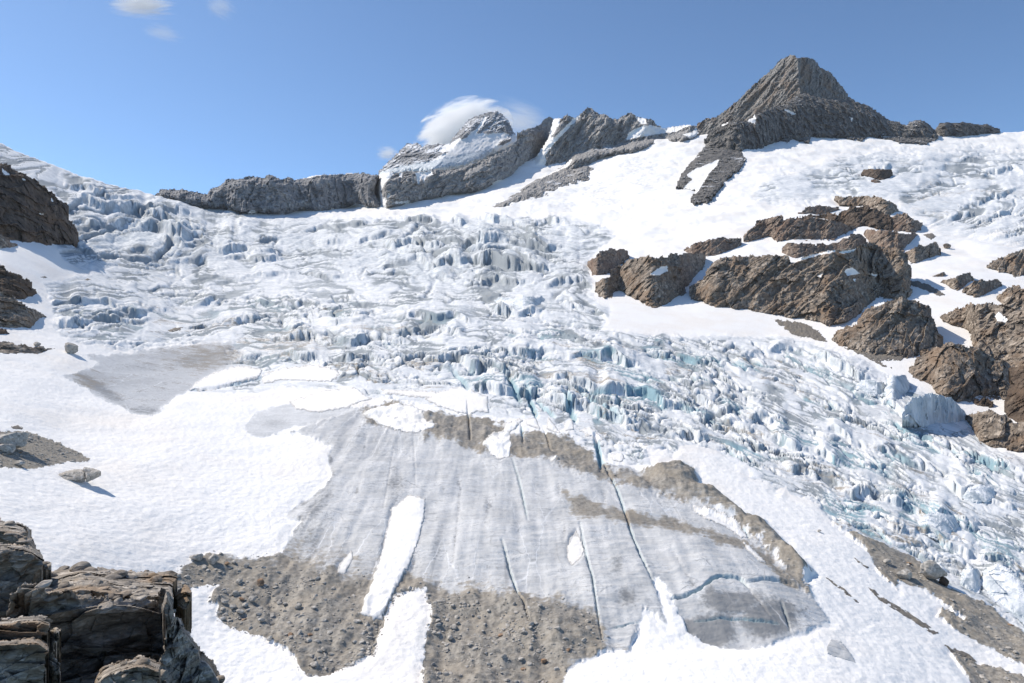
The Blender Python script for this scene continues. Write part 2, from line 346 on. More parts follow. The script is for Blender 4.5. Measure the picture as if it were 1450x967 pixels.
# ------------------------------------------------------------ zones of the ground, as outlines
GLACIER = [(-260,150),(0,195),(100,240),(215,272),(330,300),(400,304),(480,309),(600,312),(700,309),(800,308),(850,315),(872,335),(845,352),(830,375),(842,420),(862,440),(850,468),(950,475),(1050,478),(1130,480),(1175,495),(1230,515),(1290,545),(1330,570),(1372,600),(1400,630),(1450,650),(1710,740),(1710,960),(1450,893),(1406,863),(1368,844),(1335,832),(1304,794),(1279,780),(1230,761),(1196,752),(1180,744),(1160,716),(1145,705),(1119,701),(1114,689),(1098,697),(1063,677),(1058,656),(1038,656),(1017,639),(988,630),(963,633),(953,650),(943,637),(918,639),(926,664),(905,660),(880,655),(863,655),(848,640),(828,625),(812,609),(765,600),(740,592),(700,590),(662,587),(600,570),(560,565),(520,562),(490,550),(440,552),(400,545),(340,555),(290,556),(270,551),(290,534),(318,523),(326,484),(253,487),(170,495),(95,480),(75,470),(70,430),(60,400),(130,385),(90,372),(78,345),(110,340),(100,316),(76,277),(27,246),(0,232),(-260,200)]
UPPER = [(1060,285),(1080,255),(1180,225),(1260,215),(1450,205),(1700,200),(1700,370),(1450,350),(1400,335),(1340,335),(1310,315),(1270,285),(1190,278),(1130,285)]
DIRTYPATCH = [(83,530.7),(119.5,523),(137.6,512.6),(112,502),(170,502),(253,487),(326,484),(345,500),(318.6,523),(289.6,534),(271.5,550.6),(242.6,567),(217,590),(195.5,588.6),(145,567),(119.5,549)]
POOL = [(344,607),(355,590),(366,581),(400,574),(440,566),(470,560),(500,575),(520,590),(480,608),(420,603),(380,618),(355,618)]
TONGUE = [(410,612),(444,600),(475,590),(505,578),(560,575),(640,590),(724,614),(800,645),(900,665),(990,715),(1060,765),(1100,800),(1145,840),(1180,886),(1143,900),(1089,915),(1021,910),(974,892),(910,925),(850,930),(790,1000),(600,1000),(500,960),(380,900),(380,790),(398,780),(409,759),(424,741),(398,733),(444,698),(457,691),(468,676),(462,655),(468,632),(440,620)]
SNOW_L = [(-260,340),(0,340),(75,344),(90,372),(130,385),(60,400),(75,430),(75,470),(95,480),(112,502),(137,512),(119,523),(83,531),(119,549),(145,567),(195,588),(217,590),(243,567),(271,551),(289,556),(340,555),(360,562),(390,567),(410,567),(366,581),(355,590),(344,607),(355,618),(372,622),(416,617),(444,626),(468,630),(466,640),(462,655),(468,676),(457,691),(444,698),(398,733),(424,741),(409,759),(398,781),(370,786),(330,786),(300,783),(275,790),(255,803),(240,812),(150,832),(-260,860)]
SNOW_M = [(273,831),(309,830),(294,854),(307,858),(309,876),(326,888),(367,901),(393,912),(412,925),(421,942),(433,955),(461,957),(498,944),(530,927),(537,898),(550,862),(559,844),(580,837),(603,833),(605,848),(612,860),(610,880),(604,898),(600,930),(597,1100),(230,1100),(230,860)]
SNOW_R = [(800,959),(818,940),(836,935),(854,922),(892,919),(908,873),(913,863),(944,881),(933,848),(923,824),(933,821),(946,838),(964,873),(974,889),(990,896),(1000,903),(1021,908),(1058,912),(1089,911),(1112,902),(1143,897),(1176,886),(1160,865),(1151,851),(1143,830),(1153,816),(1130,797),(1117,782),(1083,743),(1058,737),(1042,720),(1017,701),(992,689),(984,662),(968,656),(926,664),(918,639),(943,637),(953,650),(963,633),(988,630),(1017,639),(1038,656),(1058,656),(1063,677),(1088,683),(1098,697),(1114,689),(1119,701),(1145,705),(1160,716),(1180,744),(1199,755),(1227,780),(1241,808),(1271,838),(1274,824),(1307,835),(1337,855),(1365,879),(1335,863),(1326,874),(1351,893),(1398,918),(1450,943),(1710,1060),(1520,1000),(1450,960),(1384,940),(1357,927),(1345,925),(1373,966),(1410,1100),(780,1100)]
MOR_L = [(240,815),(255,803),(275,790),(310,783),(350,787),(400,786),(442,800),(484,812),(530,812),(580,812),(606,822),(694,836),(779,848),(846,862),(858,900),(856,925),(800,962),(780,1100),(230,1100),(235,840)]
MOR_R = [(1180,740),(1196,752),(1230,761),(1279,780),(1304,794),(1335,832),(1368,844),(1406,863),(1450,893),(1530,935),(1560,990),(1450,945),(1398,918),(1351,893),(1326,874),(1335,863),(1365,879),(1337,855),(1307,835),(1274,824),(1271,838),(1241,808),(1227,780),(1199,755)]
MOR_RB = [(1345,921),(1357,925),(1384,938),(1450,957),(1540,985),(1600,1100),(1405,1100),(1373,966)]
BAND_U = [(505,578),(560,568),(600,586),(640,583),(662,587),(699,594),(724,612),(765,609),(799,617),(828,632),(848,656),(880,668),(925,668),(967,657),(984,664),(992,689),(1017,701),(1042,720),(1058,737),(1083,743),(1117,782),(1130,797),(1153,815),(1143,822),(1140,832),(1151,851),(1143,847),(1124,838),(1100,800),(1085,787),(1060,762),(1030,742),(1000,727),(960,712),(922,697),(860,687),(817,671),(777,653),(728,648),(683,640),(640,630),(600,620),(570,612),(520,600)]
BAND_T = [(800,700),(840,716),(900,733),(960,741),(1005,761),(1058,778),(1090,800),(1130,842),(1110,832),(1067,792),(1025,777),(984,760),(922,747),(860,742),(810,728)]
PEB = [(-60,612),(10,613),(40,613),(65,622),(85,630),(110,641),(128,651),(118,655),(95,656),(75,660),(50,666),(20,664),(-60,666)]
RIDGE_D = [(905,664),(967,655),(984,664),(992,689),(1017,701),(1058,737),(1083,743),(1117,782),(1153,815),(1140,830),(1100,800),(1050,755),(985,722),(930,690)]
# isolated snow patches: outline, thickness, label
PATCHES = [
 ([(578,701.6),(603,705),(600.5,732),(593.7,764),(580,798),(564,828),(555,848),(541,875.6),(530,876.7),(511,871),(512,860),(521,835),(539,789),(555,721)],0.5,'long steep snow strip filling a groove down the grey ice tongue'),
 ([(480,800.5),(498,780),(500,791),(488,813),(477,814)],0.3,'tiny snow sliver in a slot left of the long snow strip'),
 ([(512,587),(530,578),(557,572),(585,574),(598,582),(600.6,594),(619,600.5),(614,612),(585,616.5),(557,611),(535,600.5)],0.5,'rounded white snow patch at the top of the grey ice tongue, ringed by brown dirt'),
 ([(683,631),(697,616),(712,613),(713,600),(735,593),(741,595),(730,606),(722,615),(725,632),(722,647),(708,653),(693,643)],0.5,'drop-shaped snow patch with a tail, sitting at the upper end of a dark crack'),
 ([(743,593),(759,591),(765.5,608),(745,602)],0.4,'leftmost triangular snow wedge below the crevasse mouths'),
 ([(776,590),(787,603),(795,616),(773,608)],0.4,'middle triangular snow wedge below the crevasse mouths, with a pointed lower tip'),
 ([(798,599),(811,593),(813,608),(800,612)],0.4,'smallest triangular snow wedge below the crevasse mouths'),
 ([(819,610),(836,604),(847,614),(859,626),(850,622),(842,621)],0.4,'rightmost snow wedge below the crevasse mouths, beside a deep blue gap'),
 ([(776,651),(782,648),(789,646),(788,652),(781,658)],0.3,'small lens of snow on the brown dirt band'),
 ([(623,554),(652,547),(666,551),(691,562),(692,583),(652,586),(621,576),(602,566)],0.5,'broad flat snow patch tucked under the broken ice in mid glacier'),
 ([(370,530),(398,522),(444,516),(478,524),(482,530),(470,541),(430,540),(398,538),(372,545)],0.5,'flat snow field under low dark ice ridges, left of mid glacier'),
 ([(268,552),(280,540),(300,529),(330,519),(349,518),(372,524),(368,534),(340,541),(300,553)],0.5,'snow bank above a long curved dark crack on the left'),
 ([(408,569),(457,553),(503,548),(514,557),(527,564),(489,578),(450,585),(420,580)],0.4,'pale snow patch beside the frozen grey pool'),
 ([(539,550),(603,553),(632,558),(632,566),(580,562),(545,557)],0.3,'thin snow strip along the foot of the broken ice'),
 ([(803,776),(809,764),(816,757),(827,776),(826,789),(818,798),(810,803),(803,794)],0.3,'teardrop snow patch in the middle of the grey ice tongue'),
 ([(980,722),(1003,729),(1028,741),(1047,752),(1060,770),(1050,772),(1030,757),(1005,746),(985,733)],0.3,'dirty white snow strip along the brown debris ridge'),
 ([(1050,775),(1062,783),(1080,800),(1085,808),(1075,806),(1060,792)],0.3,'short white snow streak at the lower debris ridge'),
 ([(863,645),(872,641),(882,642),(885,650),(879,656),(868,655)],0.4,'round white snow blob on a dirty ice dome'),
]
cols = np.r_[np.arange(-260, 0, 8), np.arange(0, 1450, 1.5), np.arange(1450, 1712, 8)]
YTOP = np.array([(-260,108),(0,201),(27,215),(70,231),(103,245),(122,255),(145,262),(178,273),(200,278),(225,281),(248,284),(300,292),(400,294),(500,287),(560,274),(600,266),(700,240),(760,222),(830,212),(900,200),(990,192),(1050,188),(1110,183),(1200,180),(1300,185),(1335,187),(1420,188),(1450,186),(1712,176)], float)
yt = np.interp(cols, YTOP[:, 0], YTOP[:, 1])
NR = 740
s1 = np.linspace(0, 1, NR)
rows_low = np.array([1200, 1150, 1110, 1080, 1055, 1035, 1018, 1008])
GX = np.repeat(cols[None], NR + 8, 0)
GY = np.concatenate([np.repeat(rows_low[:, None], len(cols), 1), 1000 - (1000 - yt)[None] * s1[:, None]])
H_, W_ = GX.shape
px = GX.ravel(); py = GY.ravel()
Y = landY(px, py); P = pt(px, py, Y)
x, y = P[:, 0].copy(), P[:, 1].copy()

def zone(poly, soft=6, a=3.0, s=18, seed=1, shift=0.0):
    m = sdf(px, py, poly)
    k = m > -90
    d = m.copy(); d[k] += wob(px[k], py[k], a, s, seed)
    return np.where(d < -500, 0, sm(-soft, soft, d + shift))
gl = zone(GLACIER, 10, 5, 30, 3); up = np.maximum(zone(UPPER, 22, 10, 40, 4), 0.55 * zone([(690,296),(760,255),(850,228),(960,203),(992,207),(950,262),(880,302),(780,308)], 18, 10, 40, 17))
snl = zone(SNOW_L, 4.5, 5.5, 13, 5); snm = zone(SNOW_M, 3, 3.6, 9, 6); snr = zone(SNOW_R, 3, 3.6, 9, 7)
pool = zone(POOL, 4, 3, 14, 8); dpt = zone(DIRTYPATCH, 5, 4, 20, 9)
ton = zone(TONGUE, 4, 4, 18, 10)
morl = zone(MOR_L, 26, 11, 25, 11); morr = zone(MOR_R, 4, 4, 14, 12); morb = zone(MOR_RB, 4, 3, 14, 13)
bu = zone(BAND_U, 10, 8, 16, 14); bt = zone(BAND_T, 12, 7, 25, 15, 3); peb = zone(PEB, 2.5, 3, 10, 16)
snowz = np.maximum.reduce([snl, snm, snr])
patchm = np.zeros(len(px))
for po, th, lb in PATCHES: patchm = np.maximum(patchm, sm(-5, 3, sdf(px, py, po)))
land = np.maximum.reduce([gl, up * 0.8, ton, morl, morr, morb, dpt, pool, bu])
snow = np.maximum(1 - land, snowz); snow = np.where(peb > 0.5, 0, snow)
gl = gl * (1 - snowz) * (1 - ton) * (1 - patchm) * (1 - morr)
# how broken the ice is
def blob(cx, cy, rx, ry, pw=2.0, ang=0.0):
    ca, sa = math.cos(ang), math.sin(ang); u = ((px - cx) * ca + (py - cy) * sa) / rx; v = (-(px - cx) * sa + (py - cy) * ca) / ry
    return np.exp(-(np.sqrt(u * u + v * v) ** pw))
roughD = np.maximum.reduce([0.75 * blob(330, 465, 260, 50), blob(620, 510, 230, 62), blob(830, 560, 170, 60, 2, 0.35), 0.95 * blob(1050, 620, 220, 40, 2, 0.42), 0.9 * blob(1280, 730, 230, 65, 2, 0.45), 0.8 * blob(1300, 620, 160, 50, 2, 0.4), 0.8 * blob(1000, 530, 200, 50, 2, 0.1)])
roughB = np.maximum.reduce([blob(190, 335, 170, 45, 3, 0.15), blob(660, 360, 200, 55, 3), 0.7 * blob(420, 345, 160, 40), 0.5 * blob(800, 400, 80, 60)])
roughU = up * 0.45
g_ = 0.22 + 0.78 * np.clip(np.maximum(roughD, roughB), 0, 1)
S_ = y / 400.0                                                   # the ice breaks into bigger blocks higher up the fall
swp = np.interp(px, [-260, 100, 500, 800, 950, 1100, 1300, 1712], [-40, -10, 0, 6, 32, 88, 175, 370])    # the flow sweeps down to the right
pu = px + 0.35 * (py - 480) * sm(800, 1100, px); pv = py - swp * sm(380, 470, py + 0.15 * (px - 800))
wx = pu + 16 * fbm2(pu / 90, pv / 50, 3, 20) + 2 * n2(pu / 14, pv / 8, 22); wy = pv + 9 * fbm2(pu / 110, pv / 50, 3, 30) + 1.3 * n2(pu / 18, pv / 8, 32)
def serac(u, v, lu, lv, seed, wd=0.26):
    f1, f2, hid, ox, oy = vor2(u / lu, v / lv, seed)
    edge = f2 - f1
    blk = (rnd(hid, 3) - 0.5) * 1.0 + (rnd(hid, 4) - 0.5) * ox * 1.3 + (rnd(hid, 5) - 0.3) * oy * 1.2
    return blk * sm(0, 0.05, edge), 1 - sm(0.02, wd, edge)
def rot(a): return wx * math.cos(a) + wy * math.sin(a), -wx * math.sin(a) + wy * math.cos(a)
act = (gl > 0.01) | (up > 0.01)
h = np.zeros(len(px)); crk = np.zeros(len(px)); ai = np.where(act)[0]
u0, v0 = wx[ai], wy[ai]
b1, c1 = serac(u0, v0, 40, 9.0, 40, 0.17); b2, c2 = serac(u0, v0, 13, 4.2, 42, 0.22); bL, cL = serac(u0, v0, 120, 30, 44, 0.1)
hum = fbm2(u0 / 90, v0 / 36, 4, 45); rr = rid2(u0 / 70, v0 / 14, 4, 46)
fin = rid2(u0 / 13, v0 / 3.4, 3, 48)
ln_ = rid2(u0 / 95, v0 / 6.5, 2, 66); ln2_ = rid2((u0 + 1.4 * v0) / 45, (v0 - 0.35 * u0) / 7, 2, 67)
D = roughD[ai]; B = roughB[ai]; Sx = S_[ai]
bnd = fbm2(u0 / 190, v0 / 20, 3, 49)                                   # broken bands and smooth bands
vary = sm(-0.12, 0.3, bnd + 0.12 * D); var2 = sm(-0.3, 0.3, fbm2(u0 / 80, v0 / 30, 3, 68))
lc = np.maximum(sm(0.42, 0.66, ln_), 0.8 * sm(0.6, 0.8, ln2_)) * sm(-0.25, 0.2, fbm2(u0 / 60, v0 / 25, 2, 70) + 0.1)
Dn = D * (0.06 + 0.94 * vary); Bn = B * (0.25 + 0.75 * var2)
hg = hum * (0.6 + 1.3 * D + 2.2 * B) + rr * (0.1 + 0.2 * D + 0.4 * B)
hg += b1 * (0.1 + 3.0 * Dn + 1.2 * Bn) - c1 * (0.15 + 2.6 * Dn + 0.8 * Bn)
hg += b2 * (0.06 + 1.6 * Dn + 0.7 * Bn) - c2 * (0.04 + 0.9 * Dn + 0.4 * Bn)
hg += (bL * 4.0 - cL * 2.5) * Bn + fin * (0.06 + 0.35 * Dn + 0.3 * Bn) - lc * (0.55 + 0.5 * Dn)
hw = np.zeros(len(ai))
# walls where the ice steps down: each line is the foot of a wall, with its height on the photo in pixels
SC = [([(70,255),(110,268),(150,285),(200,292),(250,305),(300,315)],8,30),([(85,281),(120,285),(150,301),(190,303),(240,316),(290,334)],14,24),([(95,312),(125,322),(150,326)],9,16),([(150,320),(180,316),(210,320),(235,334),(270,342),(330,347)],17,30),([(215,348),(260,348),(300,354),(360,358),(400,356)],11,24),([(125,348),(180,354),(230,364),(300,369),(380,369),(450,366)],8,22),
 ([(470,318),(560,315),(640,314),(720,318),(800,316),(858,324)],12,22),([(515,343),(570,353),(620,347),(680,350),(740,355),(800,352)],13,22),([(535,378),(590,366),(620,377),(660,370),(710,377),(760,382),(820,375)],18,34),([(600,396),(650,391),(700,397),(760,406),(820,401),(852,408)],10,20),([(690,436),(705,440),(735,446),(765,438),(775,430)],18,12),([(785,432),(840,440),(862,454)],8,18),([(445,342),(500,340),(560,333)],8,20),([(300,390),(360,394),(430,388),(520,396)],6,18),
 ([(60,434),(110,427),(160,434),(200,442),(250,438)],10,16),([(70,457),(120,454),(170,452),(230,454)],10,16),([(260,432),(330,427),(390,432),(440,430)],8,16),([(300,458),(360,452),(420,455),(480,458),(530,452)],8,16),([(375,484),(430,478),(480,486),(540,481),(590,488)],12,16),([(340,505),(400,503),(460,509),(510,504),(560,512)],11,14),([(530,448),(590,450),(650,455),(700,463)],9,18),([(555,474),(610,468),(660,476)],11,18),([(590,503),(640,509),(680,524),(720,532),(760,549)],13,20),([(715,494),(770,499),(810,509),(870,509),(920,524)],16,20),([(760,530),(820,545),(880,553),(930,565),(985,590)],14,20),([(640,550),(700,550),(760,560),(820,576),(870,595),(935,610)],15,22),([(870,602),(930,615),(990,621),(1045,642)],11,18),
 ([(955,547),(1000,573),(1050,593),(1115,603)],10,20),([(1010,593),(1060,608),(1110,629),(1160,644),(1215,669)],14,24),([(1145,602),(1200,623),(1260,643),(1325,668)],11,20),([(1050,502),(1120,498),(1170,511),(1220,533),(1250,544)],12,20),([(1240,564),(1290,590),(1345,606)],9,16),([(1175,694),(1230,704),(1280,719),(1330,734),(1385,754)],14,22),([(1235,739),(1300,754),(1360,779),(1435,806)],14,20),([(1325,684),(1390,704),(1455,729)],14,22),([(1095,653),(1150,674),(1205,693)],10,18),([(1345,633),(1400,653),(1455,673)],9,18),([(1380,812),(1420,827),(1455,850)],18,24),([(900,498),(960,506),(1030,522),(1090,545)],7,20),([(850,470),(900,486),(950,492)],6,14),
 ([(1225,217),(1290,210),(1355,214)],4,10),([(1285,242),(1340,235),(1372,242)],6,12),([(1298,265),(1335,258)],6,10),([(1365,292),(1420,278),(1455,264)],8,14),([(1335,312),(1390,302)],6,12),([(1055,302),(1110,288),(1150,286)],4,10),([(1210,238),(1240,235),(1270,238)],8,12),([(1110,245),(1160,240),(1200,246)],3,10),([(1300,228),(1350,224),(1400,232)],6,12),([(1390,250),(1430,240),(1470,246)],8,14),([(1380,318),(1420,306),(1460,296)],9,16),([(1400,342),(1440,330),(1480,322)],8,14),([(1270,292),(1310,300),(1350,310)],5,12)]
qx, qy = px[ai], py[ai]
j1 = vor2(qx / 17, qy / 40, 81)[2]; j2 = vor2(qx / 7, qy / 22, 82)[2]
jit_ = (rnd(j1, 3) - 0.5) * 4.0 + (rnd(j2, 3) - 0.5) * 2.4 + 6 * n2(qx / 30, qy / 30, 83)
wal = np.zeros(len(ai))
for k_, (ln, A_, dec) in enumerate(SC):
    L_ = np.array(ln, float); m = (qx > L_[0, 0] - 5) & (qx < L_[-1, 0] + 5) & (qy > L_[:, 1].min() - 5 * dec - 10) & (qy < L_[:, 1].max() + 14)
    if not m.any(): continue
    ly = np.interp(qx[m], L_[:, 0], L_[:, 1]); d = ly - qy[m] + jit_[m] * min(1.0, A_ / 10)
    ta = np.clip(np.minimum(qx[m] - L_[0, 0], L_[-1, 0] - qx[m]) / (0.22 * (L_[-1, 0] - L_[0, 0])), 0, 1) ** 0.7
    ta = ta * (0.3 + 0.7 * sm(-0.3, 0.3, n2(qx[m] / 40, qy[m] / 200 + k_ * 7.7, 84)) + 0.15 * (rnd(j1[m], 5) - 0.5))
    Yl = y[ai][m] / 967.0
    hw[m] += 0.85 * A_ * Yl * ta * sm(-0.5, 1.6, d) * np.exp(-np.clip(d, 0, None) / dec) / Sx[m]
    hw[m] -= 0.25 * A_ * Yl * ta * np.exp(-((d + 3) / 3.0) ** 2) / Sx[m]
    wal[m] = np.maximum(wal[m], ta * (1 - sm(2.5, 5, np.abs(d))))
U = roughU[ai] * (1 - gl[ai])
h[ai] = (hg + hw) * Sx * gl[ai] + (hum * 1.0 + rr * 0.25 - lc * 1.3 - cL * 0.5 * var2 + hg * 0.25 + hw * 1.2) * U * Sx * 1.3
crk[ai] = np.clip(0.15 * wal + c1 * (0.12 + 0.9 * Dn) + c2 * 0.5 * (0.08 + Dn + 0.6 * Bn) + 0.9 * cL * Bn + 0.9 * lc, 0, 1) * np.maximum(gl[ai], up[ai])
# the rest: tongue grooves, snow cups, gravel lumps
near = 1 - sm(260, 420, y)
nn = np.where(near > 0)[0]; xn, yn = x[nn], y[nn]
gro = fbm2(xn / 5.5, yn / 45, 3, 50)
tong_h = gro * 0.4 + 0.09 * fbm2(xn / 9, yn / 0.9, 3, 51) + 1.1 * fbm2(xn / 22, yn / 20, 3, 52) + 0.25 * rid2(xn / 7, yn / 2.2, 3, 59)
cups = 0.10 * fbm2(xn / 1.5, yn / 1.3, 2, 53) + 0.3 * fbm2(xn / 14, yn / 12, 3, 54)
grav = 0.9 * fbm2(xn / 9, yn / 8, 4, 55) + 0.16 * fbm2(xn / 1.6, yn / 1.6, 3, 56) + 0.5 * rid2(xn / 7, yn / 16, 3, 57)
gm = np.maximum.reduce([morl, morr, morb, 0.85 * bu, peb])[nn] * (1 - snowz[nn])
h[nn] += near[nn] * (tong_h * ton[nn] * (1 - snowz[nn]) * (1 - 0.7 * patchm[nn]) + cups * snow[nn] + grav * gm + 0.9 * snowz[nn] * gm.max() * 0 )
edge = np.maximum.reduce([sm(-2, 16, sdf(px, py, SNOW_L)), sm(-2, 16, sdf(px, py, SNOW_M)), sm(-2, 16, sdf(px, py, SNOW_R))])
h += 0.28 * edge * (y < 400)
h += (2.3 + 1.2 * fbm2(x / 7, y / 5, 4, 93)) * sm(-5, 16, sdf(px, py, RIDGE_D)) + 0.3 * rid2(x / 2.5, y / 6, 3, 94) * bu * (y < 260) + 1.6 * blob(1030, 800, 150, 70, 2, 0.5) - 1.2 * blob(1010, 905, 120, 25)
sl_ = fbm2(x / 60, y / 60, 4, 58); h += sl_ * sm(350, 900, y) * 4.5 * (1 - gl * 0.6)
# open cracks in the tongue, the scarps with blue walls
CR = [([(585,610),(587,650),(588,698)],1.0,0.35,0),([(558,627),(552,670),(541,733)],1.0,0.3,0),([(724,648),(737,686),(742,710),(747,737)],1.6,0.9,0.6),([(711,770),(720,800),(732,838),(742,862),(749,888)],2.2,1.3,0.6),([(821,745),(830,790),(838,821),(846,871),(853,910)],1.8,1.2,0.6),
 ([(846,640),(859,665),(880,712),(892,753),(908,792),(923,825)],2.0,1.5,0.8),([(952,850),(975,848),(992,842),(1008,831),(1020,827),(1035,828),(1048,830),(1058,840)],2.6,2.4,1.0),([(1058,836),(1080,834),(1100,835),(1120,838)],3.2,1.6,0.5),([(984,877),(1020,876),(1050,879),(1079,884),(1103,887)],1.6,1.0,1.0),([(867,889),(880,887),(890,883),(903,881)],1.5,0.8,0.8),([(1048,825),(1064,848),(1080,866),(1097,885)],1.0,0.3,0),([(1106,864),(1114,880),(1119,896)],1.8,0.8,0.3),
 ([(662,570),(664,600),(666,625)],2.0,2.0,0.5),([(738,600),(741,630)],2.0,1.8,0.5),([(770,606),(781,640)],1.6,1.2,0.2),([(843,615),(848,640),(851,668)],3.5,4.0,0.7),([(270,553),(300,551),(335,543),(370,534),(400,528)],2.0,1.5,0.3),([(1010,740),(1055,760),(1062,775)],1.2,0.8,0.4),
 ([(640,520),(663,552)],3,3,0.5),([(716,530),(735,565)],4.5,5,0.7),([(745,550),(760,590)],3.5,4,0.7),([(800,560),(815,595)],4,5,0.7),([(760,565),(785,590)],3,3,0.6),([(820,555),(845,575),(880,595)],4,4,0.6),
 ([(380,727),(384,752)],1.0,0.5,0),([(300,860),(420,800)],0.1,0.0,0)]
blue = np.zeros(len(px))
for pts_, wd, dp, bl in CR:
    d, t = linedist(px, py, pts_); k = d < 25
    dd = d[k] + 0.8 * wob(px[k], py[k], 1.0, 7, 61); tp = np.sqrt(np.clip(np.sin(np.clip(t[k], 0.03, 0.97) * np.pi), 0, 1))
    g = (1 - sm(wd * 0.3, wd * 1.1, dd)) * tp
    h[k] -= dp * 0.55 * g; blue[k] = np.maximum(blue[k], bl * (1 - sm(wd * 0.7, wd * 1.5, dd)) * tp)
P[:, 2] += h
# beyond the top row the ground falls away
Pg = P.reshape(H_, W_, 3)
b1_ = Pg[-1] * np.array([1.03, 1.03, 1]) + np.array([0, 0, -15.]); b2_ = Pg[-1] * np.array([1.25, 1.25, 1]) + np.array([0, 0, -420.])
# steep faces show bare ice, snow does not stay on them
du = np.gradient(Pg, axis=1); dv = np.gradient(Pg, axis=0)
nrm = np.cross(du.reshape(-1, 3), dv.reshape(-1, 3)); nrm /= np.linalg.norm(nrm, axis=1)[:, None] + 1e-12
steep = sm(0.2, 0.5, 1 - np.abs(nrm[:, 2]))
icem = np.clip(np.maximum(steep, crk * 0.8) * np.maximum(gl, up), 0, 1)  # crack lines take the ice tone too, adding to their painted shade
icem = np.maximum(icem, np.clip(0.85 * roughB * gl * sm(-0.4, 0.3, fbm2(x / 50, y / 40, 3, 62) + roughB * 0.5), 0, 1))
deep = sm(0.45, 0.95, crk) * sm(0.15, 0.5, roughD) * sm(-0.1, 0.5, fbm2(x / 30, y / 30, 2, 63)) * (1 - sm(420, 600, y))
blue = np.maximum(blue, 0.42 * deep * sm(600, 900, px + (py - 500)) + 0.2 * deep)
dirt = np.maximum.reduce([morl * 0.95, morr * 0.85, morb, bu * 0.8, bt * 0.85]) * (1 - snowz); dirt = np.maximum(dirt, peb * 1.2)
dirt = np.maximum(dirt, (0.26 + 0.3 * blob(300, 505, 70, 25) + 0.25 * blob(120, 540, 50, 12)) * dpt)
dg = np.maximum.reduce([blob(420, 490, 90, 22), 0.7 * blob(290, 455, 70, 18), 0.8 * blob(330, 510, 70, 20), 0.7 * blob(520, 520, 90, 25), 0.8 * blob(1130, 670, 70, 18, 2, 0.4), 0.9 * blob(1220, 755, 60, 20, 2, 0.4), 0.7 * blob(850, 610, 120, 25, 2, 0.3), 0.9 * blob(1400, 830, 80, 30, 2, 0.5), 0.75 * blob(1290, 300, 60, 22), 0.6 * blob(1340, 325, 70, 18), 0.5 * blob(880, 640, 60, 15), 0.5 * blob(1170, 235, 40, 10), 0.5 * blob(1350, 245, 60, 15), 0.7 * blob(1060, 262, 8, 20, 2, -0.6), 0.55 * blob(350, 560, 80, 8)])
dirt = np.maximum(dirt, 0.46 * dg * (1 - snowz))
fs_ = fbm2(wx / 130, wy / 10, 4, 91) + 0.5 * fbm2(wx / 90, wy / 60, 3, 92)
crack_shade = np.zeros(len(px)); crack_shade[ai] = np.clip(np.maximum.reduce([lc * (0.55 + 0.45 * var2), 0.75 * c1 * (0.25 + Dn + 0.5 * Bn), cL * (0.15 + Bn), 0.6 * c2 * np.maximum(Dn, 0.8 * Bn)]), 0, 1); crack_shade *= np.maximum(gl, up) * (1 - snowz) * (1 - patchm)  # painted crack shade along hairlines and the gaps between blocks
dirt = np.maximum(dirt, 0.45 * sm(0.05, 0.5, fs_) * gl * np.clip(0.45 + roughD, 0, 1))
dirt = np.maximum(dirt, 0.38 * up * (1 - snowz) * sm(0.1, 0.5, fs_))
dirt = np.maximum(dirt, 0.42 * ton * (1 - snowz) * sm(0.0, 26, sdf(px, py, [(380,760),(470,745),(520,800),(620,800),(640,830),(380,830)], 60) + 14))
dirt = np.maximum(dirt, 0.3 * ton * (1 - snowz) * sm(-30, 20, py - np.interp(px, [380, 480, 606, 694, 779, 860, 1200], [770, 790, 795, 805, 815, 850, 1100])))
soot = np.clip(np.maximum.reduce([1.3 * blob(1000, 890, 45, 20), 1.2 * blob(1088, 880, 42, 24), 1.1 * blob(1040, 860, 50, 14), 0.8 * blob(888, 850, 20, 16), 0.6 * blob(873, 805, 13, 24), 0.7 * blob(1005, 850, 10, 22), 0.5 * blob(1045, 855, 30, 14), 0.5 * blob(620, 770, 10, 40, 2, 0.2), 0.5 * blob(690, 720, 8, 40), 0.5 * blob(440, 760, 50, 25), 0.5 * blob(560, 690, 20, 40, 2, 0.3), 0.6 * blob(390, 600, 30, 10), 0.6 * blob(450, 720, 15, 40, 2, 0.6), 0.35 * blob(230, 550, 60, 30), 0.75 * blob(140, 548, 60, 9, 2, 0.6), 0.65 * blob(205, 582, 32, 10), 0.6 * blob(280, 508, 60, 14, 2, -0.25), 0.5 * blob(200, 520, 50, 10), 0.5 * blob(320, 500, 40, 14)]), 0, 1)
for ln in [[(628,690),(618,730),(625,770),(615,810),(600,830)],[(690,660),(694,700),(690,730),(680,770),(672,800)],[(601,706),(599,740),(592,780),(580,812)],[(572,690),(554,722),(546,765),(536,795),(519,832)],[(563,625),(566,690)],[(497,755),(494,782)],[(640,630),(652,690),(645,760),(640,800)],[(722,690),(716,760)],[(460,690),(432,740)],[(520,610),(505,700)],[(790,690),(800,740),(798,800)],[(855,700),(862,760)],[(930,740),(960,800),(985,840)]]:
    d_, t_ = linedist(px, py, ln); k = d_ < 25
    dd_ = d_[k] + wob(px[k], py[k], 2.2, 9, 95); g_2 = (1 - sm(0.0, 3.0 + 5.0 * np.clip(n2(px[k] / 25, py[k] / 25, 98) + 0.4, 0, 1), dd_)) * sm(-0.35, 0.35, n2(px[k] / 30, py[k] / 34, 96))
    soot[k] = np.maximum(soot[k], 0.42 * g_2); P[k, 2] -= 0.1 * g_2 * ton[k] * (1 - snowz[k])
sl_d = sdf(px, py, SNOW_L); soot = np.maximum(soot, 0.6 * sm(-16, -2, sl_d) * (sl_d < 1) * ton * sm(-0.3, 0.3, n2(px / 20, py / 20, 97)))
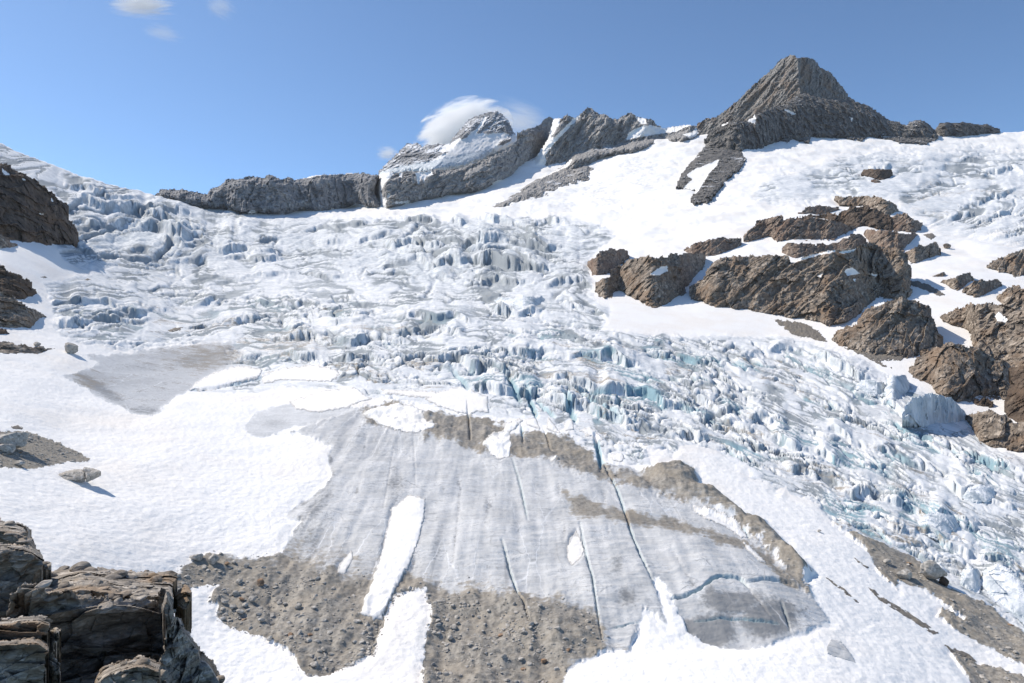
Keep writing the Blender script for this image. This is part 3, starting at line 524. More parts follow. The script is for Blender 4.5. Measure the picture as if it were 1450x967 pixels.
tmask = np.clip(np.maximum.reduce([ton, pool * 0.62, dpt * 0.95]) * (1 - snowz), 0, 1)
snow = np.clip(np.where(peb > 0.4, 0, snow * (1 - 0.0 * peb)), 0, 1) * (1 - np.clip(blue * 1.5, 0, 1) * (y < 300))
snow = np.maximum(snow, 0.3 * gl * (1 - 0.7 * roughB) * sm(0.1, 0.5, fbm2(x / 45, y / 14, 4, 64)) * (1 - crk) * (1 - 0.6 * roughB))
mask = np.stack([snow, dirt, icem], 1); mask2 = np.stack([tmask, np.clip(blue, 0, 1), soot, crack_shade], 1)
Vt = np.concatenate([P, b1_, b2_]); z2 = np.tile(mask.reshape(H_, W_, 3)[-1], (2, 1)); z3 = np.tile(mask2.reshape(H_, W_, 4)[-1], (2, 1))
mask = np.concatenate([mask, z2]); mask2 = np.concatenate([mask2, z3])
idx = np.arange((H_ + 2) * W_).reshape(H_ + 2, W_)
Q = np.stack([idx[:-1, :-1], idx[:-1, 1:], idx[1:, 1:], idx[1:, :-1]], -1).reshape(-1, 4)
def fm(a): a = np.concatenate([a, np.tile(a.reshape(H_, W_)[-1], 2)]); return a[Q].mean(1)
cls = np.zeros(len(Q), int)                                    # 0 snowfield
cls[(fm(np.maximum(gl, up * 0.9)) > 0.5)] = 1                  # crevassed glacier
cls[fm(tmask) > 0.5] = 2                                       # bare ice tongue
cls[fm(np.maximum.reduce([morl, morr, morb, bu * 0.8]) * (1 - snowz)) > 0.6] = 3
cls[fm(snowz) > 0.5] = 0
cls[fm(peb) > 0.5] = 3
for k, (nm, lb, ct) in enumerate([('snowfield', 'smooth white snowfields around the glacier', 'snow'), ('glacier', 'broken blue-white glacier ice with crevasses', 'glacier'), ('glacier_tongue', 'smooth bare grey ice of the glacier tongue', 'ice'), ('moraine', 'brown gravel and dirt covering the lower glacier', 'moraine')]):
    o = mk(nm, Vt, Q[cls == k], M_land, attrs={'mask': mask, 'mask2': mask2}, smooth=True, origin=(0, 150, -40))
    tag(o, lb, ct, None, 'structure')
print('land', time.time() - T0)
# the surface under a sight line
def ground(qx, qy):
    qx = np.asarray(qx, float); qy = np.asarray(qy, float)
    c = np.interp(qx, cols, np.arange(W_)); yt_ = np.interp(qx, cols, yt)
    r = np.where(qy <= 1000, 8 + (1000 - qy) / (1000 - yt_) * (NR - 1), np.interp(-qy, -rows_low[:, ], np.arange(8)))
    c = np.clip(c, 0, W_ - 1.001); r = np.clip(r, 0, H_ - 1.001); ci = c.astype(int); ri = r.astype(int); fc = (c - ci)[..., None]; fr = (r - ri)[..., None]
    return (Pg[ri, ci] * (1 - fc) + Pg[ri, ci + 1] * fc) * (1 - fr) + (Pg[ri + 1, ci] * (1 - fc) + Pg[ri + 1, ci + 1] * fc) * fr

# ------------------------------------------------------------ sheets of rock, ice and snow that rise from an outline
def grid(poly, step, a, s, seed, pad=6, grow=0.0):
    A = np.asarray(poly, float)
    gx, gy = np.meshgrid(np.arange(A[:, 0].min() - pad, A[:, 0].max() + pad, step), np.arange(A[:, 1].min() - pad, A[:, 1].max() + pad, step))
    sd = sdf(gx.ravel(), gy.ravel(), poly, 1e4).reshape(gx.shape)
    sd = sd + wob(gx, gy, a, s, seed) + grow
    return gx, gy, sd
def quads(ins):
    i = np.arange(ins.size).reshape(ins.shape)
    m = ins[:-1, :-1] & ins[:-1, 1:] & ins[1:, 1:] & ins[1:, :-1]
    return np.stack([i[1:, :-1][m], i[1:, 1:][m], i[:-1, 1:][m], i[:-1, :-1][m]], -1)
def skirt(V, Fq, off):
    e = np.concatenate([Fq[:, [k, (k + 1) % 4]] for k in range(4)])
    key = np.sort(e, 1); kk = key[:, 0] * len(V) + key[:, 1]
    _, inv, cnt = np.unique(kk, return_inverse=True, return_counts=True)
    e = e[cnt[inv] == 1]; n = len(V)
    return np.concatenate([V, V + off]), np.stack([e[:, 1], e[:, 0], e[:, 0] + n, e[:, 1] + n], -1)
def box(a, k):
    if k < 2: return a
    p = np.pad(a, k, mode='edge'); c = np.cumsum(p); return ((c[2 * k:] - c[:-2 * k]) / (2 * k))[:len(a)]
def ice_relief(V, size, fol, stretch, seed):
    q = V / size * np.array([1, 1, 0.28]); return 0.7 * rid3(q + 0.3 * fbm3(q, 2, seed + 3)[:, None], 4, seed) + 0.35 * facet3(V / size * np.array([0.7, 0.7, 0.5]), seed + 5)
def relief(V, size, fol, stretch, seed, led=0.5):
    q = V / size; f = np.array(fol, float); f /= np.linalg.norm(f)
    q = q + (0.12 if led < 0.3 else 0.2) * np.stack([n3(q * 0.8, seed + 40), n3(q * 0.8, seed + 41), n3(q * 0.8, seed + 42)], 1)
    d = (q * f).sum(1); qs = (q - d[:, None] * f) / stretch + d[:, None] * f * 1.3
    s = d * 2.1 + 0.5 * fbm3(q * 0.5, 2, seed + 50); fr_ = s - np.floor(s); am = 0.5 + 0.5 * np.tanh(3 * n3(q * 0.7, seed + 51))
    if led < 0.3: return 0.75 * rid3(qs, 5, seed) + 0.3 * facet3(qs * 0.7 + 3, seed + 5) + 0.28 * facet3(qs * 1.8, seed + 6) + 0.16 * facet3(q * 5.0, seed + 7) + 0.12 * rid3(q * 4.1 + 3, 3, seed + 9)
    return 0.42 * rid3(qs, 5, seed) + (0.9 - 0.4 * led) * (0.95 * facet3(qs * 0.7 + 3, seed + 5) + 0.7 * facet3(qs * 1.7, seed + 6)) + 0.2 * facet3(q * 4.2, seed + 7) + led * am * (fr_ ** 2 - 0.4) + 0.15 * rid3(q * 3.1 + 3, 3, seed + 9)
def sheet(name, poly, mat, label=None, cat=None, step=1.3, cot=0.6, base=None, fn=None, amp=1.0, size=5.0, fol=(0.5, 0.1, 0.8), stretch=2.5, edge=(1.6, 8), rnd_px=8, rnd_m=1.0, back=6.0, drop=3.0, seed=0, parent=None, parts=(), sink=0.0, origin=None, clampY=True, smooth=False, group=None, blend=0.0, grow=0.0, led=0.5):
    parts = [(a_, b_, [q_], d_, e_) for a_, b_, c_, d_, e_ in parts for q_ in c_]
    gx, gy, sd = grid(poly, step, edge[0], edge[1], seed + 100, grow=grow)
    ins = sd > 0; jj = ins.any(0); c = np.where(jj)[0]
    gx, gy, sd, ins = gx[:, c[0]:c[-1] + 1], gy[:, c[0]:c[-1] + 1], sd[:, c[0]:c[-1] + 1], ins[:, c[0]:c[-1] + 1]
    bot = np.where(ins, gy, -1e9).max(0); top = np.where(ins, gy, 1e9).min(0)
    ok = bot > 0; xs = gx[0]; bot = np.interp(xs, xs[ok], bot[ok]); top = np.interp(xs, xs[ok], top[ok])
    k = max(2, int(10 / step)); bs = box(bot, k)
    Yt = landY(gx, gy); Yb = landY(xs, bs) if base is None else np.full(len(xs), float(base))
    if fn is not None: Yy = fn(gx, gy, sd, top[None] + 0 * gx, bot[None] + 0 * gx, Yb[None] + 0 * gx)
    else: Yy = Yb[None] + (bs[None] - gy) * Yb[None] / F * cot
    if blend: Yy = Yy * (1 - blend) + Yt * blend
    Yy = Yy + rnd_m * (1 - sm(0, rnd_px, sd)) ** 2
    V0 = pt(gx.ravel(), gy.ravel(), Yy.ravel()); Y1 = Yy.ravel().copy(); im = np.maximum.reduce([ins, np.roll(ins, 1, 0), np.roll(ins, 1, 1)]).ravel()
    af = np.ones(len(Y1))
    for pn, pm, pq_, pw, pl_ in parts:
        if pm is M_snow or pm is M_ice: af *= 1 - 0.75 * sm(-1.5, 2.5, sdf(gx.ravel(), gy.ravel(), pq_[0], 30))
    Y1[im] -= amp * af[im] * (ice_relief(V0[im], size, fol, stretch, seed) if mat is M_ice else relief(V0[im], size, fol, stretch, seed, led))
    if clampY and base is None: Y1 = np.minimum(Y1, Yt.ravel() - 0.15 - sink)
    V = pt(gx.ravel(), gy.ravel(), Y1); Fq = quads(ins)
    ray = V / np.linalg.norm(V, axis=1)[:, None]
    Vs, Fs = skirt(V, Fq, ray * back + np.array([0, 0, -drop]))
    ctr = Fq; cx = gx.ravel()[Fq].mean(1); cy = gy.ravel()[Fq].mean(1); done_ = np.zeros(len(Fq), bool)
    groups = []
    for pn, pm, ppolys, pw, plab in parts:
        d = np.full(len(Fq), -1e9)
        for q in ppolys: d = np.maximum(d, sdf(cx, cy, q, 300))
        d = d + wob(cx, cy, pw, 7, seed + 31); s = (d > 0) & ~done_; done_ |= s; groups.append((pn, pm, s, plab))
    main = np.concatenate([Fq[~done_], Fs])
    o = mk(name, Vs, main, mat, parent, origin, smooth=smooth)
    if label: tag(o, label, cat, group)
    for pn, pm, s, plab in groups:
        if s.sum() > 2:
            q = mk(pn, V, Fq[s], pm, o, smooth=True)
            if plab: q['label'] = plab
    return o
# ------------------------------------------------------------ mountains
def mtn(name, label, poly, mat, **k):
    d = dict(step=1.0, cot=0.8, amp=14, size=60, edge=(2.4, 6), rnd_px=14, rnd_m=25, back=260, drop=60, clampY=False, led=0.12)
    d.update(k); d['size'] *= 0.46; d['amp'] *= 1.12; d['edge'] = (d['edge'][0] * 0.75, d['edge'][1] * 0.7); return sheet(name, poly, mat, label, 'mountain', **d)
RIDGE_L = [(216,280),(222,273),(227,267),(240,266.6),(261,268),(284.5,273),(293,274),(298,265.5),(309,263),(321.6,252),(339,253),(354,248.7),(373.8,251),(376.8,246.3),(383.7,246.8),(401,254),(407,250),(418.5,253.7),(448,247),(473,245.8),(498,244.5),(515,243.8),(523,246),(537,246.8),(532,262),(530,274),(537.6,284),(541,296),(523,297),(500,293),(473,298),(451,303),(428,300.5),(394,306.6),(364,305),(339,306.6),(319,300),(274.5,298),(250,292),(230,285)]
mtn('rocky_ridge', 'long low grey rock ridge on the far left skyline behind the glacier', RIDGE_L, M_far, cot=0.6, amp=13, fol=(1, 0, 0.2), stretch=2.4, seed=1,
    parts=[('snow_cap', M_snow, [[(416,254.5),(440,247),(475,242),(500,243),(499,246),(475,247.2),(452,248.5),(435,252)]], 0.5, 'thin white snow rim along the ridge crest'),
           ('snow_patch', M_snow, [[(318,299),(324,294),(328,301)],[(350,302),(357,296),(366,301)],[(462,298),(470,295),(486,297),(480,301)],[(496,292),(505,288),(520,292),(524,297),(500,297)],[(538,285),(533,275),(541,280),(546,272),(547,277),(543,288),(545,296),(538,296)]], 0.8, None)])
mtn('rock_peak', 'small dark rock tip poking over the ice skyline on the left', [(146,263.5),(150,263),(154,261.5),(157,260.5),(162,264),(167,267),(174,272.5),(174,277),(150,268)], M_far, step=0.7, base=840, amp=1.5, size=8, edge=(0.5, 4), rnd_px=3, rnd_m=2, back=30, drop=25, seed=2)
SNOWPK = [(534,244),(545.5,232),(559,218.4),(577,201.7),(583,203.5),(590.7,200.7),(598.6,206.7),(604.5,202.7),(612,204.7),(616,201.7),(625,203.5),(636,202.7),(642,193),(657.5,174),(669,165.4),(687,159.5),(702.7,155),(706.7,157.5),(718.5,167.3),(725,179),(727,186.5),(736,193),(742,196),(735,207),(712.6,214.6),(697,221),(681,231),(661,239),(630,244),(598,247),(583,246),(555,252),(541,264),(538,275),(530,275),(527,262),(535,250)]
def pk(px_, py_, sd, top, bot, Yb): return Yb + (246 - py_) * 1.55 * 2.2 + np.abs(px_ - 690 + (py_ - 155) * 0.9) * 0.9
o_pk = mtn('snow_peak', 'snow-covered peak wrapped in cloud with a hanging glacier at its foot', SNOWPK, M_snowpk, base=1490, fn=pk, amp=13, size=38, fol=(0.6, 0.2, -0.7), stretch=3.2, seed=3,
    parts=[('hanging_glacier', M_ice, [[(534,246),(555,238),(583,232),(615,227),(640,222),(665,216),(690,212),(700,210),(705,216),(697,222),(681,232),(661,241),(630,247),(583,249),(555,254),(541,266),(538,278),(526,278),(526,262)]], 1.2, 'pale blue ice apron along the foot of the peak'),
           ('snow_field', M_snow, [[(619,214.5),(632,203),(637,203),(650,195),(655,198),(660,194),(668,186),(676,181),(686,164),(690,166),(680,181),(673,189),(682,188),(691,190),(698,187),(706.7,188),(714,187),(722,190),(716,196),(707,202),(704,206),(712,205),(722,201),(726,190),(737,192),(744,196),(735,207),(712.6,212),(697,217),(640,226),(612,228),(622,221),(634,215)]], 1.2, None)])
WALL = [(527,274),(526,262),(531,254),(537,246.5),(552,241),(558,244),(583,241),(598.6,242),(618,238),(630,240),(653.6,236),(661.5,234),(681,226),(697,216.5),(712.6,210.6),(726,204.7),(736,193),(730,188),(740,184),(756,179),(765.6,175),(771.5,167),(777.4,164.5),(782,166),(786,172),(784,180),(775,198),(764.5,213),(757,227),(737,238),(722,252),(712,258),(699,265),(689,270),(655,277),(640,279),(616,282),(581,290),(557,296),(545,298),(539,298),(533,284)]
mtn('rock_wall', 'long grey cliff below the hanging glacier, rising rightward to a blunt summit', WALL, M_jag, cot=0.6, amp=15, size=55, fol=(0.55, 0.1, -0.8), stretch=3.0, seed=4,
    parts=[('snow_gully', M_snow, [[(524,262),(531,252),(537,244),(553,238),(557,247),(545,259),(539,271),(542,279),(547,281),(550,273),(553,275),(546,288),(548,300),(538,300),(534,284),(526,275)]], 0.7, 'white snow gully at the left end of the cliff'), ('snow_patch', M_snow, [[(588,245),(594,243),(602,244),(610,241),(613,247),(604,250),(600,258),(597,252),(592,262),(590,252)],[(565,246),(570,244),(569,252),(566,250)],[(555,288),(560,285),(580,284),(578,288)],[(697,259),(705,255),(712,254),(709,260),(699,263)]], 1.0, None)])
JAG = [(783,168),(786.5,166.5),(791.4,166),(795,167),(803,159.5),(808,164.4),(813,166.5),(819,162.4),(825,157),(831.7,150.6),(838.6,152.6),(846.5,160.5),(858,161.4),(868,167.3),(874,168),(884,162),(891.7,158),(897.5,159.5),(901.5,164.4),(915,166.4),(923,168.3),(931,176),(940,180.5),(956,179),(974,175.5),(985,177.5),(992,185),(984,200),(962,206),(939,200),(923,211),(897.5,224),(887.7,220),(848,227),(844.5,234),(833,248),(834.7,254),(815,260),(780,275),(760,281),(726,292),(687,309),(686,303),(691,296),(726,272),(737,263),(715,262),(712,255),(737,236),(757,225),(775,196)]
def jg(px_, py_, sd, top, bot, Yb):
    s = 1.4; spine = 812 + (py_ - 150) * -0.75
    lower = sm(-6, 6, py_ - np.interp(px_, [680, 726, 744, 766, 800, 815, 845, 890, 923, 990], [295, 271, 260, 249, 236, 222, 214, 206, 200, 186]))
    o_ = 1390 + (260 - py_) * s * 0.62 + np.abs(px_ - spine) * 0.28 + np.abs(((px_ + py_ * 0.6) % 62) - 31) * 0.9 - lower * 70 - (px_ - 830) * 0.1 - np.clip(740 - px_, 0, 80) * 2.2
    k = lower * sm(232, 248, py_ + (px_ - 760) * 0.1); return o_ * (1 - k) + np.minimum(o_, landY(px_, py_) - 14) * k
mtn('jagged_ridge', 'jagged grey rock ridge with several teeth and a snow gully, centre right skyline', JAG, M_jag, fn=jg, base=1390, amp=15, size=42, fol=(0.75, 0.15, -0.6), stretch=3.4, seed=5,
    parts=[('snow_gully', M_snow, [[(783,170),(787,166),(794,166),(793,174),(781,194),(786,193),(800,180),(811,168),(821,161),(822,164),(805,182),(785.5,201.5),(772,221),(774,227),(768,243),(762,250),(752,256),(742,262),(728,273),(712,282),(700,270),(712,255),(735,238),(757,226),(765,212),(775,196)]], 1.0, 'white snow gully running down between the rock teeth'),
           ('snow_patch', M_snow, [[(886.5,198),(889,190),(895.6,184),(909,178),(923,177),(937,180.5),(956,178),(974,174.5),(977,177),(957,186),(929,190),(905,194)],[(760,251),(775,245),(795,238),(808,225),(811,226),(803,236),(785,244),(765,253)],[(899,164),(904,166),(913,167),(916,175),(908,176),(903,170)],[(968,190),(980,187),(986,180),(990,190),(978,196)]], 0.9, None)])
PYR = [(975,200),(981,180),(984,177.8),(997,168),(1013.8,164.7),(1030,153),(1044.7,141),(1060,126),(1073,113.5),(1085,104),(1092,98),(1100,88),(1106.5,82.6),(1120.8,77),(1128,77.8),(1129.5,81.4),(1142,80),(1151.7,82.6),(1159,88.5),(1162.5,95.7),(1169.6,99),(1174,99),(1182.7,108.8),(1190,118),(1197,126.6),(1201.7,135),(1211,142),(1223,150),(1240,175),(1200,200),(1050,205),(1010,200),(985,205)]
def py_(px_, py__, sd, top, bot, Yb):
    spine = np.interp(py__, [70, 120, 150, 210], [1129, 1131, 1138, 1150])
    l = spine - px_
    return 1500 + (200 - py__) * 1.5 * 0.42 + np.where(l > 0, l * 1.7, -l * 2.3)
def bandY(px_, py__, sd, top, bot, Yb):
    top = np.stack([box(top[0], 6)] * len(top)); t = np.clip((py__ - top) / 16, 0, 1)
    spur = np.abs(px_ - np.interp(py__, [170, 290], [1050, 985])) * 1.1
    base = np.interp(px_, [990, 1010, 1050, 1073, 1106, 1150, 1250, 1330], [205, 208, 213, 209, 198, 193, 193, 195])
    return landY(px_, np.maximum(py__, base)) - 18 + np.clip(base - py__, 0, None) * 1.4 * 0.62 + 26 * (1 - t) ** 1.5 * sm(1030, 1080, px_) * (py__ < 190) + np.minimum(spur, 30) * 0.45 * sm(1090, 1050, px_) * sm(255, 200, py__)
BANDP = [(985,288),(976,283),(984,270),(957,265),(959,257.5),(966,243),(983,224),(1002,200),(996,198),(1006,186),(1018,178),(1032,172),(1045,170),(1058,171),(1066,164),(1075,158),(1088,152),(1104,148),(1118,141),(1126,135),(1138,131),(1150,133),(1165,137),(1185,138),(1211,142),(1223,146.8),(1235,151.6),(1244,158),(1261,170),(1272,171),(1283,176.7),(1290.5,170),(1304.7,169.5),(1313,173.4),(1326,184),(1330,195),(1318,201),(1309,204),(1296,202),(1274,202),(1257,197),(1241.7,192.7),(1230,194),(1222,198),(1211,197),(1194,195),(1168,192.7),(1150,193),(1147,201),(1128,198.6),(1122,196),(1113.7,203),(1106.5,197),(1073,210.5),(1051,216),(1057,224),(1049,239),(1035,248.6),(1018.5,267.6),(1002,286.6)]
ep = empty('mountain', (1130 / 967 * 0 + 600, 1480, 440))
tag(ep, 'tall dark rock pyramid with a pointed summit, highest on the right', 'mountain')
mtn('rock_face', None, PYR, M_pyr, base=1500, fn=py_, amp=13, size=46, fol=(0.8, 0.1, -0.55), stretch=3.6, seed=6, parent=ep, rnd_m=6)
mtn('rock_band', None, BANDP, M_band, fn=bandY, amp=11, size=34, fol=(0.7, 0.5, -0.1), stretch=1.8, seed=7, parent=ep, rnd_m=8, rnd_px=6, back=120,
    parts=[('snow_patch', M_snow, [[(1051,166),(1062,161),(1073,156),(1068,164),(1071,168),(1069,175),(1060,172)],[(1021,177),(1031,171),(1032,174),(1024,178)],[(972,248),(984,239),(1003,232),(1019,225),(1015,234),(1006,243),(998,256),(991,267),(985,275),(966,270),(970,263),(980,254)],[(1108,154),(1118,156),(1128,161),(1122,162)],[(1203,165),(1208,168),(1207,172)]], 1.2, None)])
for q in ep.children:
    if q.name.startswith('rock_band'): q['label'] = 'dark lower rock band and spur below the pyramid'
mtn('rock_crest', 'low dark rock crest on the right skyline, above smooth snow', [(1324,183),(1330.7,173.4),(1340,172.5),(1354.6,173.5),(1363,171.7),(1378.5,174.5),(1390,176),(1398,174.5),(1409,180),(1416.5,182),(1418,189),(1387,191),(1365.5,194),(1352,194),(1342,190),(1338,199),(1333,197)], M_band, step=0.9, cot=0.5, amp=8, size=22, edge=(0.8, 5), rnd_px=5, rnd_m=8, back=80, seed=8)

# ------------------------------------------------------------ rock outcrops
def rock(label, poly, mat, **k):
    d = dict(step=1.05, cot=0.62, amp=3.2, size=11, edge=(4.0, 13) , rnd_px=5, rnd_m=2.0, back=12, drop=6, fol=(-0.62, 0.2, 0.62), stretch=2.6)
    d.update(k); d['amp'] *= 1.2; d['rnd_m'] *= 0.2; d['cot'] += 0.35; d['led'] = 0.6; d['size'] *= 1.15; d['grow'] = 2.6 if d['step'] > 1 else 0.4; return sheet('rock_outcrop', poly, mat, label, 'rock', **d)
SNP = lambda *p, w=1.0: [('snow_patch', M_snow, list(p), w, None)]
rock('big dark brown rock wall under the ice slope at the left edge', [(-70,215),(0,232),(12,235.5),(27,246),(41,252),(58,262.5),(76.6,277),(93,291.5),(91,302),(101,316),(110,333),(105.6,343),(79,345),(62,345),(37,340),(12,338),(0,333),(-70,330)], M_drk, cot=0.7, amp=4.5, size=15, fol=(0.7, 0.1, -0.6), rnd_m=6, rnd_px=12, back=60, drop=25, seed=11,
     parts=SNP([(2,238),(9,243),(14,248),(8,249),(3,244)], [(33,252),(36,255),(30,254)], [(72,280),(76,286),(73,285)], [(55,301),(61,303),(56,304)]))
rock('small flat rock under the big dark wall at the left edge', [(-40,328),(0,331),(10,337),(25,347),(12,352),(-40,354)], M_gneiss, amp=1, size=6, rnd_m=1.2, step=1, seed=12)
rock('upper rounded dark rock wedge at the left edge between snow slopes', [(-60,350),(0,377),(16.6,388.6),(31,391),(43.5,401),(43,406),(50.7,414.5),(37,422),(23,425),(0,418),(-60,410)], M_drk, amp=1.6, size=7, cot=0.8, rnd_m=4, rnd_px=14, seed=13)
rock('lower grey-brown rock wedge at the left edge, layered, tapering right', [(-60,405),(0,414.5),(12,418.6),(31,432),(45.5,440),(66,448.7),(47.6,451),(49.7,463),(23,465),(0,462),(-60,460)], M_gneiss, amp=1.6, size=6, cot=0.8, rnd_m=4, rnd_px=14, seed=14)
rock('little black rock stub at the left edge', [(-30,462),(0,464),(8,466),(14.5,473.5),(0,476),(-30,476)], M_drk, amp=0.5, size=3, rnd_m=1, step=1, seed=15)
rock('low flat tan rock slab on snow at the left edge, with loose stones', [(-50,481),(0,483),(27,486),(48,490),(78.7,494),(62,500),(37,504.6),(0,501.5),(-50,500)], M_gneiss, amp=0.8, size=4, cot=1.4, rnd_m=1, step=1, seed=16)
rock('smooth brown oval rock at the left end of the right-hand cliffs', [(833.5,372),(851,359),(871.7,354),(889,355),(888,363),(869.7,377.6),(851,390),(840.7,387)], M_rust, amp=2, rnd_m=5, rnd_px=9, seed=21)
rock('broad dark rock mass beside the ice with a snow spot in its middle', [(841.7,404.5),(865.5,392),(865.5,384),(890,371),(909,365),(944,366),(952,361),(998,362),(996,375.5),(981,394),(969,402.4),(967,415),(944,427),(925.5,433.5),(902.8,423),(878,408.6),(867.6,410.7),(865.5,420),(851,417),(843.8,410.7)], M_gneiss, seed=22,
     parts=SNP([(919,389),(936,377.6),(945,375.5),(946,384),(932,390)]))
rock('small wedge-shaped brown rock on snow above the dark mass', [(969,355),(985.5,347.6),(1000,342),(1027,338),(1047.6,340),(1047.6,349.7),(1035,355),(1000,361),(977,358)], M_rust, amp=2.2, seed=23)
rock('largest grey-brown cliff with slanting folded layers, right of centre', [(978,415),(981,404.5),(996,394),(1003,385),(1006,377.6),(1020,369),(1029,365),(1060,364),(1084,362),(1116,364),(1120.5,371),(1152,361),(1182,355),(1209,353),(1232,345),(1254.7,353),(1277,354),(1282,360),(1287.6,377),(1287.6,397),(1288.8,415.5),(1279.7,423.5),(1245.6,418),(1232,427),(1220.6,438),(1209,447),(1175,460),(1165,455),(1152,452),(1136,448.5),(1113.7,447),(1111,439),(1091,443),(1066,438),(1037,435),(1010,433),(991.7,422),(981,421)], M_gneiss, amp=4.6, size=15, rnd_m=5, seed=24, back=25,
     parts=SNP([(1196,385),(1198,381),(1207,379),(1218,387),(1210,389),(1200,390.5)], [(1123,369.5),(1135,365),(1152,360),(1170,356),(1183,354),(1183,356.5),(1160,361.5),(1140,367),(1124,372)], [(1157,390),(1166,387),(1162,393)], [(1188,357),(1202,354),(1212,352.5),(1205,357),(1192,359)], [(1208,394),(1212,395),(1211,400)], [(1230,388),(1245,389),(1240,391)]))
rock('rusty flat-topped rock strip along the top of the largest cliff', [(1109,349.6),(1125,346),(1143,346),(1152,349.6),(1186.5,345),(1209,333.7),(1220.6,335),(1230,344),(1214,352),(1177,355),(1150,360),(1125,365.5),(1111,360)], M_rust, amp=2.2, size=9, seed=25)
rock('rusty rock block at the top right corner of the largest cliff', [(1227,328),(1243,325.7),(1266,331),(1298,331),(1295.6,338),(1282,343),(1277,354),(1254.7,352),(1232,340.5)], M_rust, amp=2.2, size=9, seed=26)
rock('left brown rock shelf among the upper snowy ledges, with a ragged foot', [(1055.7,331),(1075,313),(1104.6,306),(1110,313),(1129.6,308.7),(1163.7,311),(1191,316.6),(1212.6,324.6),(1195.6,328),(1184,336),(1161,336),(1150,337),(1106.9,339),(1091,332.5),(1054.5,339)], M_rust, amp=3, size=10, seed=27)
rock('thin rusty rock ledges just above the left brown shelf', [(1130,301),(1136,297),(1150,293),(1152,290.5),(1170.5,291.6),(1188.7,292.7),(1186.5,299.6),(1170,303),(1159,304),(1140,306)], M_rust, amp=1.6, size=7, step=1, seed=28)
rock('black-brown rounded rock hump in the upper ledges, the darkest of them', [(1141,306),(1186.5,304),(1204.6,295),(1225,294),(1243,298.4),(1259,308.7),(1261.5,324.6),(1238.8,321),(1209,319),(1195.6,313)], M_drk, amp=3, size=11, seed=29)
rock('topmost grey-brown rock of the ledges, just under the upper ice', [(1184,279),(1198,279),(1227,280),(1254.7,283.6),(1270.6,290.5),(1271.7,297),(1259,304),(1238.8,297),(1218,289),(1191,287)], M_gneiss, amp=2.4, size=9, seed=30)
rock('round brown rock knob at the right end of the upper ledges', [(1256,315.5),(1266,306),(1286.5,305),(1302.5,316.6),(1303.6,323),(1288.8,327),(1264,323.4)], M_rust, amp=2.4, size=8, seed=31)
rock('grey rock spur sticking out right of the largest cliff', [(1283,357.6),(1300,350.7),(1325,345),(1329.7,354),(1327.5,361),(1302.5,369),(1288.8,370)], M_gneiss, amp=2, size=8, seed=32)
rock('steep square brown buttress below the largest cliff, its right face in shade', [(1177,480),(1190.5,466.6),(1218,461),(1217,449.7),(1227,440.6),(1245.6,429),(1277,424.6),(1300,427),(1316,438),(1323,459),(1329.7,474.7),(1337,490.5),(1317,497),(1296,504),(1266,503),(1238,501),(1200,490)], M_gneiss, amp=3.2, size=12, cot=0.7, rnd_m=8, rnd_px=14, seed=33, back=22,
     parts=SNP([(1234,430),(1244,426),(1255,428),(1246,433),(1236,434)]))
rock('dome of dark grey-brown rock beside the lower ice, with black shade on its right', [(1288,524.6),(1306.6,499),(1347.5,487),(1388.5,495.6),(1409,507.5),(1433,521),(1440,538),(1429.5,565.6),(1405.6,561),(1368,567),(1341,564),(1320,543),(1300,537)], M_gneiss, amp=3.4, size=11, cot=0.75, rnd_m=12, rnd_px=20, seed=34, back=20)
rock('large broken brown rock mass at the right edge', [(1334,448),(1375,432),(1409,430.7),(1450,442.7),(1540,436),(1540,575),(1450,536),(1433,527),(1409,513),(1380,500),(1378,467),(1341,455)], M_gneiss, amp=3.6, size=10, cot=0.8, rnd_m=6, seed=35, back=20, parts=SNP([(1409,447),(1415,442),(1427,452),(1424,457),(1412,454)]))
rock('brown rock at the right edge directly above the large broken mass', [(1411,420.5),(1429.5,407),(1450,407),(1530,400),(1530,450),(1450,441),(1422.6,432)], M_gneiss, amp=2.4, size=8, seed=36)
rock('left slanting rock of the small pair on snow at right', [(1334,400),(1347.5,395),(1362,389),(1375,383),(1378,395),(1364.6,410),(1351,412)], M_gneiss, amp=1.8, size=6, step=1, seed=37)
rock('right rounded rock of the small pair on snow at right', [(1359.5,415),(1372,403),(1388.5,395),(1412,395),(1421,403.4),(1405.6,415),(1381.7,422)], M_gneiss, amp=1.8, size=6, step=1, seed=38)
rock('grey rock at the right edge just below the crevassed upper ice', [(1399,376),(1410,369),(1429.5,362),(1450,355.6),(1530,345),(1530,400),(1450,390),(1429.5,386)], M_gneiss, amp=2.2, size=8, seed=39)
rock('tiny elongated rock alone on the right snow slope', [(1319,391.5),(1337,384.6),(1340,389),(1327,396)], M_gneiss, amp=0.8, size=4, step=0.8, edge=(0.5, 4), rnd_px=3, rnd_m=1, seed=40)
rock('grey-brown rock at the right edge next to the end of the ice cliff', [(1371,589.5),(1402,581),(1440,600),(1453,596),(1530,590),(1530,690),(1450,637),(1409,632),(1392,626),(1375,602)], M_gneiss, amp=2.6, size=8, cot=0.8, seed=41)
rock('shadowed rock gap-filler at the right edge below the broken mass', [(1425,560),(1436,540),(1430,522),(1460,520),(1540,535),(1540,620),(1450,600),(1428,590)], M_drk, amp=2, size=8, seed=42)
rock('small dark rock in the snow pocket under the grey-brown dome', [(1378,569),(1392,564),(1409,565.6),(1407,576),(1390,577.5)], M_drk, amp=1, size=4, step=1, seed=43)
rock('dark rock window in a hollow of the upper right snowfield, under an ice lip', [(1219,246),(1223,240),(1235,238.5),(1263.5,240),(1264.5,250.5),(1246,254),(1231,250)], M_drk, amp=2, size=9, step=0.9, edge=(1, 6), rnd_m=2, seed=44)
